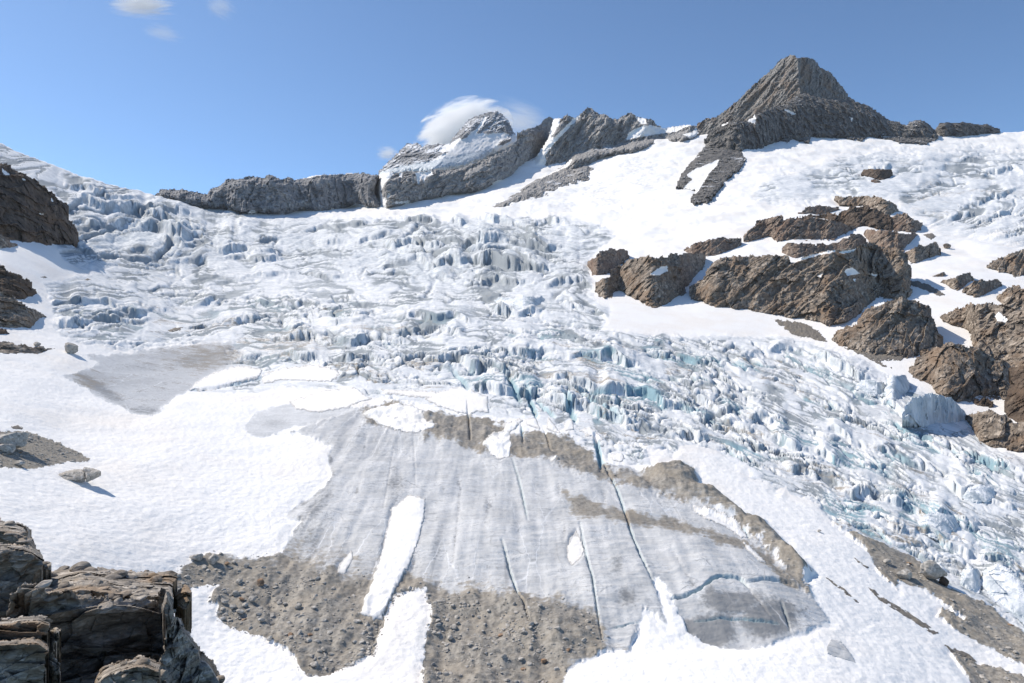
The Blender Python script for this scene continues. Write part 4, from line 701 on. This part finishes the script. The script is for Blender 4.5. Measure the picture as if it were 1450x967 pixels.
rock('small brown rock just below the dark rock window', [(1233,255),(1240,253),(1247,256),(1246,260),(1238,259)], M_rust, amp=1, size=5, step=0.8, edge=(0.6, 4), rnd_px=3, rnd_m=1.5, seed=45)
rock('thin flat brown rock on the snow above the wedge-shaped one', [(1068,351),(1082,347),(1090,349),(1078,353)], M_rust, amp=0.6, size=4, step=0.8, edge=(0.6, 4), rnd_px=3, rnd_m=1, seed=46) if 0 else None

# ------------------------------------------------------------ ice cliffs and towers
def ice(label, poly, **k):
    d = dict(step=1.1, cot=0.3, amp=2.0, size=9, edge=(2.2, 8), rnd_px=5, rnd_m=2.5, back=10, drop=4, fol=(1, 0.2, 0.05), stretch=3.0, smooth=False)
    d.update(k); d['rnd_m'] *= 0.3; d['cot'] += 0.2; d['blend'] = 0.0 if d.pop('nob', 0) else 0.4; d['smooth'] = False; d['amp'] *= 0.8; return sheet('serac', poly, M_ice, label, 'ice cliff', **d)
ice('crescent of blue-grey ice wall in a round hollow in mid glacier', [(697,424),(712,419),(726,421),(740,417),(756,420),(768,418),(772,425),(762,438),(750,446),(730,443),(705,435)], amp=1.4, seed=51)
def cl(px_, py_, sd, top, bot, Yb): return float(landY(np.array(1290.), np.array(603.))) - 6 + (px_ - 1283) * 0.3 + (600 - py_) * 0.05
ice('tall shaded ice cliff at the right edge of the lower ice, next to brown rock', [(1277,594),(1280,575),(1292,563),(1320,555),(1347.5,563),(1364,578),(1374,592),(1374,606),(1356,612),(1341,616),(1306.6,608)], amp=3.6, size=5, seed=52, fn=cl, nob=1)
ice('narrow bluish ice tower standing left of the tall ice cliff', [(1252,565),(1255,535),(1265.6,529),(1282.7,531),(1290,548.5),(1281,563),(1265.6,578)], amp=1.6, size=7, seed=53)
ice('white square ice block on the lip of the lower ice', [(1212,552),(1214,542),(1225,536),(1240,538),(1253,541),(1253,562),(1235,561),(1218,553)], amp=1.0, size=6, seed=54)
ice('banded ice block near the right edge above the lower moraine', [(1362,705),(1370,690),(1386,684),(1408,690),(1412,706),(1395,715),(1372,714)], amp=1.8, size=6, cot=0.5, rnd_m=3, seed=68)
ice('blue-shaded ice block with a flat top over the lower moraine', [(1298,742),(1308,728),(1330,724),(1352,730),(1362,744),(1350,762),(1325,765),(1308,757)], amp=1.8, size=6, cot=0.6, rnd_m=3, rnd_px=8, seed=69)
ice('dirty banded ice dome at the right edge over the moraine, with a deep blue slot', [(1388,826),(1392,808),(1410,797),(1432,806),(1455,830),(1475,870),(1450,885),(1420,862),(1400,845)], amp=1.4, size=6, cot=0.8, rnd_m=4, rnd_px=12, seed=70)
ice('grey ice hump left of the banded dome', [(1358,828),(1362,806),(1374,800),(1386,806),(1390,825),(1388,843),(1370,838)], amp=1.2, size=5, cot=0.7, rnd_m=3, rnd_px=9, seed=71)

# ------------------------------------------------------------ thin covers on the ground: snow patches, dirt, gravel
def cover(name, poly, th, mat, label, cat, step=1.0, a=1.4, s=9, seed=0, bumpy=0.06, parent=None, kind=None, group=None):
    gx, gy, sd = grid(poly, step, a, s, seed + 200); ins = sd > -0.3
    Pq = ground(gx, gy); prof = np.sqrt(np.clip(sd / 7.0, 0, 1))
    sc_ = Pq[..., 1] / 130
    z = (-0.04 + 0.5 * th * prof) * np.maximum(1, sc_ * 0.8) + bumpy * fbm2(Pq[..., 0] / 1.4, Pq[..., 1] / 1.4, 3, seed)
    V = Pq.reshape(-1, 3).copy(); V[:, 2] += z.ravel() + 0.05; Fq = quads(ins); rim = 1 - sm(0, 5.5, sd).ravel()
    Vs, Fs = skirt(V, Fq, np.array([0, 0, -0.6 - 0.4 * th]))
    return tag(mk(name, Vs, np.concatenate([Fq, Fs]), mat, parent, smooth=True, attrs={'rim': np.repeat(np.r_[rim, rim][:, None], 3, 1)} if mat is M_snow else {'mask': np.zeros((2 * len(V), 3)), 'mask2': np.tile(np.array([[1.0, 0, 0, 0]]), (2 * len(V), 1))}), label, cat, group, kind)
for i, (po, th, lb) in enumerate(PATCHES): cover('snow_patch', po, th, M_snow, lb, 'snow patch', seed=i, step=0.9, a=2.2 if i not in (1, 4, 5, 6, 8) else 0.6, s=7)
cover('ice_patch', [(1176,910),(1190,912),(1198,920),(1213,943.5),(1200,941),(1171.7,931),(1169.7,923)], 0.12, M_land, 'lone grey ice patch showing through the snow below the tongue tip', 'ice patch', seed=40, a=0.8)
for i, (po, lb) in enumerate([([(1207,789),(1215,794),(1231,805),(1228,808),(1214,798)], 'short dirt streak on snow just left of the lower moraine'), ([(1166,819),(1175,823),(1190,833),(1218,858),(1212,857),(1186,837)], 'thin curved dirt streak on the snow corridor, right of the debris ridge'),
   ([(1227,834),(1240,840),(1258,853),(1285,868),(1302,880),(1331,900),(1322,901),(1295,885),(1268,868),(1245,852)], 'longest dirt streak, a dark diagonal line down the snow corridor'), ([(1337,914),(1352,918),(1373,927),(1384,937),(1370,936),(1352,927)], 'short dark rubble streak near the bottom right corner')]):
    cover('dirt_streak', po, 0.12, M_gravel, lb, 'dirt streak', seed=50 + i, a=0.9, s=6, bumpy=0.12, step=0.8)
cover('scree', [(1093,452),(1125,455),(1146,460),(1159,468),(1173,486),(1150,481.5),(1125,475),(1107,463)], 0.4, M_gravel, 'grey scree fan on snow under the largest cliff', 'scree', seed=60, a=2.5, s=7, bumpy=0.5)
cover('scree', [(1190,490),(1238,500),(1290,504),(1276,511),(1245,511),(1262,521),(1250,519),(1225,506)], 0.4, M_gravel, 'brown scree strip between the buttress and the lower ice', 'scree', seed=61, a=2, s=7, bumpy=0.5)
cover('scree', [(1306,335),(1320,330),(1327,338),(1318,342)], 0.4, M_gravel, 'small grey scree spot right of the upper ledges', 'scree', seed=62, a=1, s=5, bumpy=0.4)
cover('scree', [(1288,397),(1300,398),(1318,405),(1340,418),(1330,420),(1305,410),(1288,404)], 0.4, M_gravel, 'dark scree line on the shaded snow right of the largest cliff', 'scree', seed=63, a=1.5, s=6, bumpy=0.4)
cover('scree', [(237,464),(248,462),(260,463),(255,468),(240,468)], 0.3, M_gravel, 'small dirt heap on the ice left of mid glacier', 'scree', seed=64, a=0.8, s=5, bumpy=0.2)
cover('scree', [(117,397),(124,395),(131,398),(124,399)], 0.3, M_gravel, 'tiny dirt heap far out on the left snow slope', 'scree', seed=65, a=0.4, s=5, bumpy=0.2, step=0.6)
cover('scree', [(56,393),(62,391),(67,393),(62,395)], 0.3, M_gravel, 'tiniest dirt heap on the left snow slope, nearest the rocks', 'scree', seed=66, a=0.4, s=5, bumpy=0.2, step=0.6)
cover('scree', [(14,606),(24,603),(34,606),(30,609),(18,609)], 0.15, M_gravel, 'little gravel fleck on snow above the pebble field', 'scree', seed=67, a=1, s=5, bumpy=0.1, step=0.7)
print('sheets', time.time() - T0)
# ------------------------------------------------------------ foreground cliff, a few metres to tens of metres away
fr = empty('cliff', (-14, 20, -14)); tag(fr, 'dark jagged foreground cliff with bright ledges, bottom left corner', 'cliff')
FB = []
def fblock(name, poly, Yf, top_h=6, recede=2.0, tilt=-0.006, gx=0.0, seed=0, mat=None, amp=0.28, size=1.5, label=None, fol=(0.15, 0.1, 1.0), st=1.8, **k):
    x0 = np.mean([p[0] for p in poly])
    def fn(px_, py_, sd, top, bot, Yb):
        tp = np.stack([box(top[0], 14)] * len(top))
        d = py_ - tp
        r = np.clip((top_h - d) / top_h, 0, 1.5)
        return Yf + recede * r + tilt * np.clip(d - top_h, 0, None) + gx * (px_ - x0)
    a = dict(step=0.9, edge=(3.2, 9), rnd_px=3, rnd_m=0.15, back=2.0, drop=1.5)
    a.update(k); amp *= 1.9
    o = sheet(name, poly, mat or M_fore, None, None, base=Yf, fn=fn, amp=amp, size=size, fol=fol, stretch=st, seed=seed, parent=fr, clampY=False, **a)
    if label: o['label'] = label
    FB.append(np.array([v.co[:] for v in o.data.vertices]) + np.array(fr['_o'])); return o
fblock('rock_block', [(-80,735),(0,733),(8,738),(33,740),(45,751),(36,756),(51,766),(52,779),(40,782),(-80,790)], 33, 16, 5, 0.0, seed=1, size=2.0, amp=0.4, label='flat broken slabs at the upper left')
fblock('rock_block', [(-80,772),(0,768),(22,768),(42,772),(56,780),(62,794),(58,806),(48,815),(40,880),(-80,890)], 26, 10, 2.5, 0.004, 0.012, seed=2, size=2.4, amp=0.45)
fblock('stone', [(57,800),(61,797),(73,796),(73,808),(64,810)], 27.5, 3, 0.5, seed=3, size=0.7, amp=0.1, step=0.7, edge=(0.4, 4))
fblock('ledge', [(45,812),(73,808),(94.5,804),(120,800.4),(143,803),(173.6,808),(199,809),(219.6,809),(250,812),(251.5,819.6),(242.6,832),(245,842.6),(246,862),(235,870),(180,880),(40,880)], 24.5, 34, 9, 0.0, 0.0, seed=4, size=1.3, amp=0.3, label='broken slabby ledge along the top', st=3.2)
fblock('rock_face', [(14,842),(34,824),(62,826),(66,838),(104,834),(110,846),(152,844),(158,850),(196,846),(222,850),(228,866),(236,900),(240,975),(80,1060),(-20,1060)], 21.0, 7, 0.0, 0.004, 0.012, seed=5, size=2.6, amp=0.6, label='large shaded overhanging face', st=2.2, fol=(0.15, 0.2, 1))
fblock('rock_block', [(222,838),(232,832),(243,840),(246,856),(247,872),(256,876),(262,890),(273,901),(283.5,921.7),(290,935),(296,980),(290,1060),(200,1060),(214,960),(232,920),(236,880)], 21.6, 10, 2.0, -0.004, 0.03, seed=6, size=1.5, amp=0.34, label='tan stepped rib at the right end')
fblock('rock_block', [(274,930),(284,922),(301,934.5),(313,955),(311.5,967),(300,1060),(268,1060),(272,960)], 22.5, 12, 1.6, seed=7, size=1.2, amp=0.2, label='pale angular block at the far right foot')
fblock('rock_block', [(-80,885),(0,876),(28,873),(52,871),(66,872),(70,882),(68,902),(66,930),(-80,950)], 15.5, 9, 1.5, 0.004, 0.004, seed=8, size=1.4, amp=0.22, label='upper square step with a bright top, lower left')
fblock('rock_block', [(-80,912),(0,906),(40,904),(62,905),(68,912),(64,960),(60,1060),(-80,1060)], 14.2, 7, 1.0, 0.004, 0.003, seed=9, size=1.2, amp=0.2, label='lower square step, lower left')
fblock('rock_block', [(70,892),(78,888),(86,891),(82,905),(76,925),(84,940),(86,1060),(60,1060),(66,940)], 16.6, 6, 0.9, seed=10, size=0.9, amp=0.16)
fblock('ledge', [(118,1060),(128,972),(138,952),(150,942),(165,936),(185,932),(196,926),(212,931),(226,938),(226,1060)], 16.5, 14, 3.0, 0.0, 0.004, seed=11, size=1.2, amp=0.25, label='bright tilted ledge at the bottom edge')
fblock('rock_block', [(247,842),(258,826),(268,829),(273,840),(268,858),(262,866),(250,858)], 31, 6, 1.5, -0.03, seed=12, size=1.2, amp=0.2, label='leaning slab in the gap beside the gravel')

# ------------------------------------------------------------ boulders and stones
def poly_rock(seed, sub, cuts, elong=(1, 1, 1), nz=0.05):
    import bmesh  # convex block cut by random joints
    bm = bmesh.new(); bmesh.ops.create_icosphere(bm, subdivisions=sub, radius=1.0)
    d = np.array([v.co[:] for v in bm.verts]); d /= np.linalg.norm(d, axis=1)[:, None]
    Fq = np.array([[v.index for v in f.verts] for f in bm.faces]); bm.free()
    r_ = np.random.default_rng(seed); n = r_.normal(size=(cuts, 3)); n /= np.linalg.norm(n, axis=1)[:, None]; q = r_.uniform(0.62, 1.0, cuts)
    dn = d @ n.T; rr_ = np.where(dn > 0.05, q[None] / np.maximum(dn, 0.05), 9).min(1); rr_ = np.minimum(rr_, 1.25)
    v = d * rr_[:, None]
    if nz: v = v * (1 + nz * fbm3(v * 2.2 + seed, 3, seed))[:, None]
    return v * np.array(elong), Fq
# broken slabs lying on the ledges of the foreground cliff
slabs = [poly_rock(600 + i, 3, 15, e, 0.03) for i, e in enumerate([(1, .7, .22), (1, .8, .3), (1, .55, .3), (1, .7, .45), (1, .8, .6)])]
def strew(bi, n, x0, x1, y0, y1, s0, s1, seed):
    r_ = np.random.default_rng(seed); V = FB[bi]; V = V[:len(V)]
    ix = 725 + V[:, 0] / V[:, 1] * F; iy = 483.5 - V[:, 2] / V[:, 1] * F
    c = np.where((ix > x0) & (ix < x1) & (iy > y0) & (iy < y1))[0]
    if not len(c): return
    for k in range(n):
        p = V[r_.choice(c)]; v, f = slabs[r_.integers(len(slabs))]; sz = (s0 + (s1 - s0) * r_.random() ** 2.2) * p[1] / F / 2
        a, t1, t2 = r_.uniform(0, 6.28), r_.normal(0, 0.22), r_.normal(0, 0.22)
        Rz = np.array([[math.cos(a), -math.sin(a), 0], [math.sin(a), math.cos(a), 0], [0, 0, 1]]); Rx = np.array([[1, 0, 0], [0, math.cos(t1), -math.sin(t1)], [0, math.sin(t1), math.cos(t1)]]); Ry = np.array([[math.cos(t2), 0, math.sin(t2)], [0, 1, 0], [-math.sin(t2), 0, math.cos(t2)]])
        mk('slab', (v * sz) @ (Ry @ Rx @ Rz).T + p, f, M_fore, fr)
strew(3, 90, 60, 252, 800, 846, 6, 28, 1); strew(0, 16, -20, 52, 734, 766, 6, 24, 2); strew(1, 14, -20, 62, 768, 800, 6, 26, 3)
strew(5, 26, 224, 296, 852, 967, 6, 20, 4); strew(10, 22, 120, 228, 926, 967, 6, 20, 5); strew(4, 18, 40, 232, 812, 862, 6, 26, 6); strew(7, 8, 0, 70, 870, 884, 6, 22, 7); strew(8, 8, 0, 68, 903, 914, 6, 20, 8); strew(6, 6, 270, 314, 925, 967, 7, 22, 9)
def boulder(label, x_, y_, wpx, seed, elong=(1, 0.8, 0.7), mat=None, cat='boulder', name='boulder', sub=4, cuts=11, tilt=0.0, sinkf=0.25, rotz=None, group=None):
    g = ground(np.array([x_]), np.array([y_]))[0]; r = wpx * g[1] / F / 2 / elong[0]
    v, f = poly_rock(seed, sub, cuts, elong, 0.09); v = v * r
    r_ = np.random.default_rng(seed + 1); a = r_.uniform(-0.5, 0.5) if rotz is None else rotz
    ca, sa = math.cos(a), math.sin(a); v = np.stack([v[:, 0] * ca - v[:, 1] * sa, v[:, 0] * sa + v[:, 1] * ca, v[:, 2]], 1)
    ct, st_ = math.cos(tilt), math.sin(tilt); v = np.stack([v[:, 0] * ct - v[:, 2] * st_, v[:, 1], v[:, 0] * st_ + v[:, 2] * ct], 1)
    v = v + g; v[:, 2] -= v[:, 2].min() - g[2] + sinkf * r * elong[2]
    return tag(mk(name, v, f, mat or M_stone, origin=g), label, cat, group)
boulder('squarish dark boulder standing alone at the edge of the left snowfield', 101, 501, 19, 1, (1, 0.8, 0.75), M_stone, sinkf=0.15)
boulder('small cube-shaped stone on the tan slab at the left edge', 52, 492, 9, 2, (1, 0.8, 0.7), M_stone)
s1_ = empty('boulder', ground(np.array([109.]), np.array([676.]))[0]); tag(s1_, 'long grey flat-topped boulder, split in two, lying alone on the left snow', 'boulder')
sheet('slab', [(73,675),(80,671),(92,667),(105,664),(116,664),(122,668),(121,676),(110,680),(97,682.5),(87,684),(78,680)], M_stone, step=0.8, base=float(landY(np.array(108.), np.array(681.))) - 2.2, cot=0.9, amp=0.25, size=2, edge=(0.4, 5), rnd_px=5, rnd_m=0.8, back=1.2, drop=0.8, clampY=False, seed=81, parent=s1_, fol=(0.3, 0.1, 1))
sheet('slab', [(116,664),(119,661),(132,662.5),(144,667),(140,670),(128,675.5),(121,678),(120,670)], M_stone, step=0.8, base=float(landY(np.array(108.), np.array(681.))) - 2.2, cot=0.9, amp=0.2, size=2, edge=(0.4, 5), rnd_px=4, rnd_m=0.8, back=1.2, drop=0.8, clampY=False, seed=82, parent=s1_, fol=(0.3, 0.1, 1))
boulder('long humped boulder half out of the picture on the pebble field at left', 12, 636, 50, 3, (1, 0.6, 0.42), M_stone)
boulder('dark rounded boulder in front of the long humped one on the pebble field', 6, 643, 22, 4, (1, 0.8, 0.7), M_stone)
boulder('pale stone at the lower rim of the pebble field', 27, 662, 13, 5, (1, 0.8, 0.6), M_stone)
for i, (a_, b_, w_, lb, mt) in enumerate([
 (279,795,17,'flat grey slab at the upper left corner of the gravel slope',M_stone),(303,801,16,'broad pale boulder right of the corner slab on the gravel slope',M_stone),(321,804,7,'brownish stone between two grey ones near the top of the gravel slope',M_stone2),(331,801,8,'rounded blue-grey stone near the top of the gravel slope',M_stone),(348,807,9,'dark stone, rightmost of the row at the top of the gravel slope',M_stone),
 (339,828,11,'pale angular stone in the middle of the upper gravel slope',M_stone),(369,831,10,'tall upright brown boulder with a white top on the gravel slope',M_stone2),(333,845,11,'grey boulder at the left rim of the gravel slope above the snow gully',M_stone),(356,853,11,'angular light boulder in the pile at the gravel rim',M_stone),(342,855,8,'orange-brown stone in the pile at the gravel rim',M_stone2),
 (330,864,11,'flat tilted stone lowest in the pile at the gravel rim',M_stone),(340,870,10,'grey stone below the pile at the gravel rim, against the snow',M_stone),(347,861,9,'small light stone right of the pile at the gravel rim',M_stone),(318,858,9,'dark stone leftmost in the pile at the gravel rim',M_stone),
 (370,884,9,'round grey stone halfway down the gravel slope',M_stone),(444,944,14,'biggest round boulder at the foot of the gravel slope',M_stone),(411,907,7,'brown-topped stone low on the gravel slope',M_stone2),(437,914,8,'dark block low on the gravel slope, left of a crack',M_stone),(453,927,8,'dark upright stone above the biggest round boulder',M_stone),(422,864,9,'light flat stone above the crack in the gravel slope',M_stone),
 (403,855,7,'small stone left of the crack in the gravel slope',M_stone),(450,825,7,'dark stone under the small snow sliver',M_stone),(382,908,9,'half-buried flat stone at the snow edge of the gravel slope',M_stone),(642,885,10,'grey boulder of the central pair on brown gravel',M_stone),(649,880,6,'small stone behind the grey boulder of the central pair',M_stone),(637,899,9,'round boulder just below the central pair on brown gravel',M_stone),
 (728,864,5,'tiny stone left of the white crack on brown gravel',M_stone),(713,892,6,'light stone left of the dark slot at the crack end',M_stone),(789,948,8,'black stone at the bottom near the snow edge',M_stone),(770,935,9,'tan flat stone at the bottom, left of the black one',M_stone2),(437,957,8,'pale stone touching the snow below the biggest boulder',M_stone)]):
    boulder(lb, a_, b_, w_, 20 + i, (1, 0.8, [0.55, 0.75, 0.65][i % 3] if i != 6 else 1.1), mt, 'stone', 'stone', sub=3, cuts=10)
boulder('large tan-grey slab boulder leaning on the ice above the right moraine', 1322, 824, 34, 91, (1, 0.6, 0.8), M_stone, sinkf=0.15, tilt=-0.2)
boulder('grey ice-coated boulder left of the large tan slab on the right moraine', 1282, 818, 22, 92, (1, 0.7, 0.75), M_stone)
boulder('black boulder at the foot of the large tan slab', 1337, 832, 14, 93, (1, 0.8, 0.8), M_drk)
boulder('small white-topped stone half way up the right moraine', 1256, 798, 9, 94, (1, 0.8, 0.7), M_stone)
boulder('small stone in the snow corridor left of the right moraine', 1160, 756, 6, 95, (1, 0.8, 0.6), M_stone)
boulder('small stone at the upper rim of the snow corridor, by its left edge', 1139, 740, 5, 96, (1, 0.8, 0.6), M_stone2) if 0 else None
boulder('lone small rock on the right snow slope beside the grey spur', 1341, 351, 11, 97, (1, 0.7, 0.6), M_gneiss, cat='rock', name='rock')
# stones strewn over the gravel: the largest as single stones, the rest as rubble
gmask = np.where((np.maximum.reduce([morl, 1.3 * morr, morb, peb * 1.3, 0.7 * bu]) * (1 - snowz * (peb < 0.5)) * (patchm < 0.3)), np.maximum.reduce([morl, 0.9 * morr, morb, peb * 2.2, 0.7 * bu]), 0)
ok = np.where((gmask > 0.3) & (py < 1000) & (py > 560) & (px > -40) & (px < 1480))[0]
pr = gmask[ok] ** 2 * (0.4 + sm(-0.1, 0.4, fbm2(x[ok] / 8, y[ok] / 8, 3, 71))); pr /= pr.sum()
NB_ = 20000
pick = rng.choice(ok, NB_, p=pr); size = 0.04 * (1 - rng.random(NB_)) ** (-0.5); size = np.minimum(size, 0.45)
pass
size *= np.where(bu[pick] > 0.5, 0.6, 1)
order = np.argsort(-size / P[pick, 1]); pick = pick[order]; size = size[order]
jit = rng.uniform(-0.15, 0.15, (NB_, 2))
protos = [poly_rock(300 + i, 2, 9, (1, 0.8, 0.48), 0.0) for i in range(6)]
pm = []
for i, (v, f) in enumerate(protos):
    q = mk('stone', v, f, M_stone2 if i == 5 else M_stone, origin=(0, 0, 0)); pm.append(q.data); bpy.data.objects.remove(q)
ns = 0
for k in range(260):
    p = P[pick[k]]; o = bpy.data.objects.new('stone', pm[k % 5 if k % 25 else 5]); C.objects.link(o)
    o.location = (p[0] + jit[k, 0], p[1] + jit[k, 1], p[2] + size[k] * 0.12); o.rotation_euler = (rng.uniform(-.3, .3), rng.uniform(-.3, .3), rng.uniform(0, 6.28)); s_ = size[k]; o.scale = (s_, s_, s_)
    xx, yy = px[pick[k]], py[pick[k]]
    if xx < 140: tag(o, 'small stone on the pebble field in the left snow', 'stone', 'stones on the left pebble field')
    elif xx < 575: tag(o, 'small stone on the gravel slope above the bottom left snow', 'stone', 'stones on the left gravel slope')
    elif xx < 900 and yy > 780: tag(o, 'small stone on the brown gravel at the foot of the grey tongue', 'stone', 'stones on the middle gravel')
    elif xx < 1150: tag(o, 'small stone on the brown dirt band crossing the tongue', 'stone', 'stones on the dirt band')
    else: tag(o, 'small stone on the moraine at the lower right', 'stone', 'stones on the right moraine')
lo = [poly_rock(400 + i, 1, 8, (1, 0.8, 0.42), 0.0) for i in range(8)]
VV = []; FF = []; base_ = 0
for k in range(260, NB_):
    v, f = lo[k % 8]; a = (k * 2.399) % 6.283; ca, sa = math.cos(a) * size[k], math.sin(a) * size[k]; p = P[pick[k]]
    VV.append(np.stack([v[:, 0] * ca - v[:, 1] * sa + p[0] + jit[k, 0], v[:, 0] * sa + v[:, 1] * ca + p[1] + jit[k, 1], v[:, 2] * size[k] + p[2] + size[k] * 0.1], 1)); FF.append(f + base_); base_ += len(v)
tag(mk('rubble', np.concatenate(VV), np.concatenate(FF), M_stone), 'small stones strewn over the gravel of the moraine', 'rubble', None, 'stuff')
print('stones', time.time() - T0)

# ------------------------------------------------------------ clouds
def cloud_mat(name, dens, scale, stretch, lo_, hi_):
    m = bpy.data.materials.new(name); m.use_nodes = True; t = m.node_tree; t.nodes.remove(t.nodes['Principled BSDF'])
    v = t.nodes.new('ShaderNodeVolumePrincipled'); v.inputs['Color'].default_value = (1, 1, 1, 1); v.inputs['Anisotropy'].default_value = 0.0
    tc = t.nodes.new('ShaderNodeTexCoord'); mp = t.nodes.new('ShaderNodeVectorMath'); mp.operation = 'MULTIPLY'; mp.inputs[1].default_value = stretch
    nz = t.nodes.new('ShaderNodeTexNoise'); nz.inputs['Scale'].default_value = scale; nz.inputs['Detail'].default_value = 5; nz.inputs['Roughness'].default_value = 0.62; nz.inputs['Distortion'].default_value = 0.7
    t.links.new(tc.outputs['Object'], mp.inputs[0]); t.links.new(mp.outputs[0], nz.inputs['Vector'])
    ln = t.nodes.new('ShaderNodeVectorMath'); ln.operation = 'LENGTH'; t.links.new(tc.outputs['Object'], ln.inputs[0])
    r1 = t.nodes.new('ShaderNodeMapRange'); r1.inputs['From Min'].default_value = lo_; r1.inputs['From Max'].default_value = hi_; r1.interpolation_type = 'SMOOTHSTEP'
    su = t.nodes.new('ShaderNodeMath'); su.operation = 'SUBTRACT'; fo = t.nodes.new('ShaderNodeMath'); fo.operation = 'MULTIPLY'; fo.inputs[1].default_value = 0.55
    t.links.new(ln.outputs['Value'], fo.inputs[0]); t.links.new(nz.outputs[0], su.inputs[0]); t.links.new(fo.outputs[0], su.inputs[1]); t.links.new(su.outputs[0], r1.inputs['Value'])
    mu = t.nodes.new('ShaderNodeMath'); mu.operation = 'MULTIPLY'; mu.inputs[1].default_value = dens; t.links.new(r1.outputs[0], mu.inputs[0]); t.links.new(mu.outputs[0], v.inputs['Density'])
    t.links.new(v.outputs[0], t.nodes['Material Output'].inputs['Volume']); return m
def cloud(label, cx, cy, rx, ry, Yd, depth, mat, ang=0.0):
    v, f = poly_rock(5, 3, 1, (1, 1, 1), 0.0); v /= np.linalg.norm(v, axis=1)[:, None]
    o = mk('cloud', v, f, mat, origin=(0, 0, 0)); o.location = tuple(pt(np.array(float(cx)), np.array(float(cy)), np.array(float(Yd))))
    s_ = Yd / F; o.scale = (rx * s_, depth, ry * s_); o.rotation_euler = (0, ang, 0); return tag(o, label, 'cloud')
cm1 = cloud_mat('cap_cloud', 0.05, 2.2, (0.7, 1, 1.9), 0.0, 0.2); cm2 = cloud_mat('wisp_cloud', 0.03, 2.2, (0.55, 1, 2.0), 0.1, 0.42); cm3 = cloud_mat('veil_cloud', 0.008, 1.8, (0.5, 1, 2.4), 0.05, 0.45)
cloud('white cap cloud draped behind the snow-covered peak', 656, 190, 74, 49, 2500, 150, cm1, -0.35)
cloud('thin veil of cloud trailing right of the snow-covered peak', 735, 172, 62, 34, 2700, 150, cm3, 0.25)
cloud('tiny cloud puff left of the snow-covered peak', 549, 217, 22, 15, 2450, 50, cm2)
cloud('wispy white cloud at the top left, cut by the frame', 200, 4, 62, 26, 2600, 90, cm2, 0.0)
cloud('faint small wisp beside the top left cloud', 312, 8, 26, 26, 2650, 60, cm3, 0.4)
cloud('broken shred of cloud below the top left one', 230, 46, 36, 16, 2650, 60, cm3, 0.2)
# ------------------------------------------------------------ thin mountain haze
hb = [(-1500, -60, -260), (2400, -60, -260), (2400, 2200, -260), (-1500, 2200, -260), (-1500, -60, 720), (2400, -60, 720), (2400, 2200, 720), (-1500, 2200, 720)]
hm = bpy.data.materials.new('haze'); hm.use_nodes = True; t = hm.node_tree; t.nodes.remove(t.nodes['Principled BSDF'])
v = t.nodes.new('ShaderNodeVolumePrincipled'); v.inputs['Color'].default_value = (0.86, 0.92, 1, 1); v.inputs['Density'].default_value = 0.000022; v.inputs['Anisotropy'].default_value = 0.2
t.links.new(v.outputs[0], t.nodes['Material Output'].inputs['Volume'])
tag(mk('haze', hb, [(0, 3, 2, 1), (4, 5, 6, 7), (0, 1, 5, 4), (1, 2, 6, 5), (2, 3, 7, 6), (3, 0, 4, 7)], hm), 'thin blue mountain air', 'haze', None, 'stuff')
print('min z', Vt[:, 2].min(), time.time() - T0)
print('done', time.time() - T0)
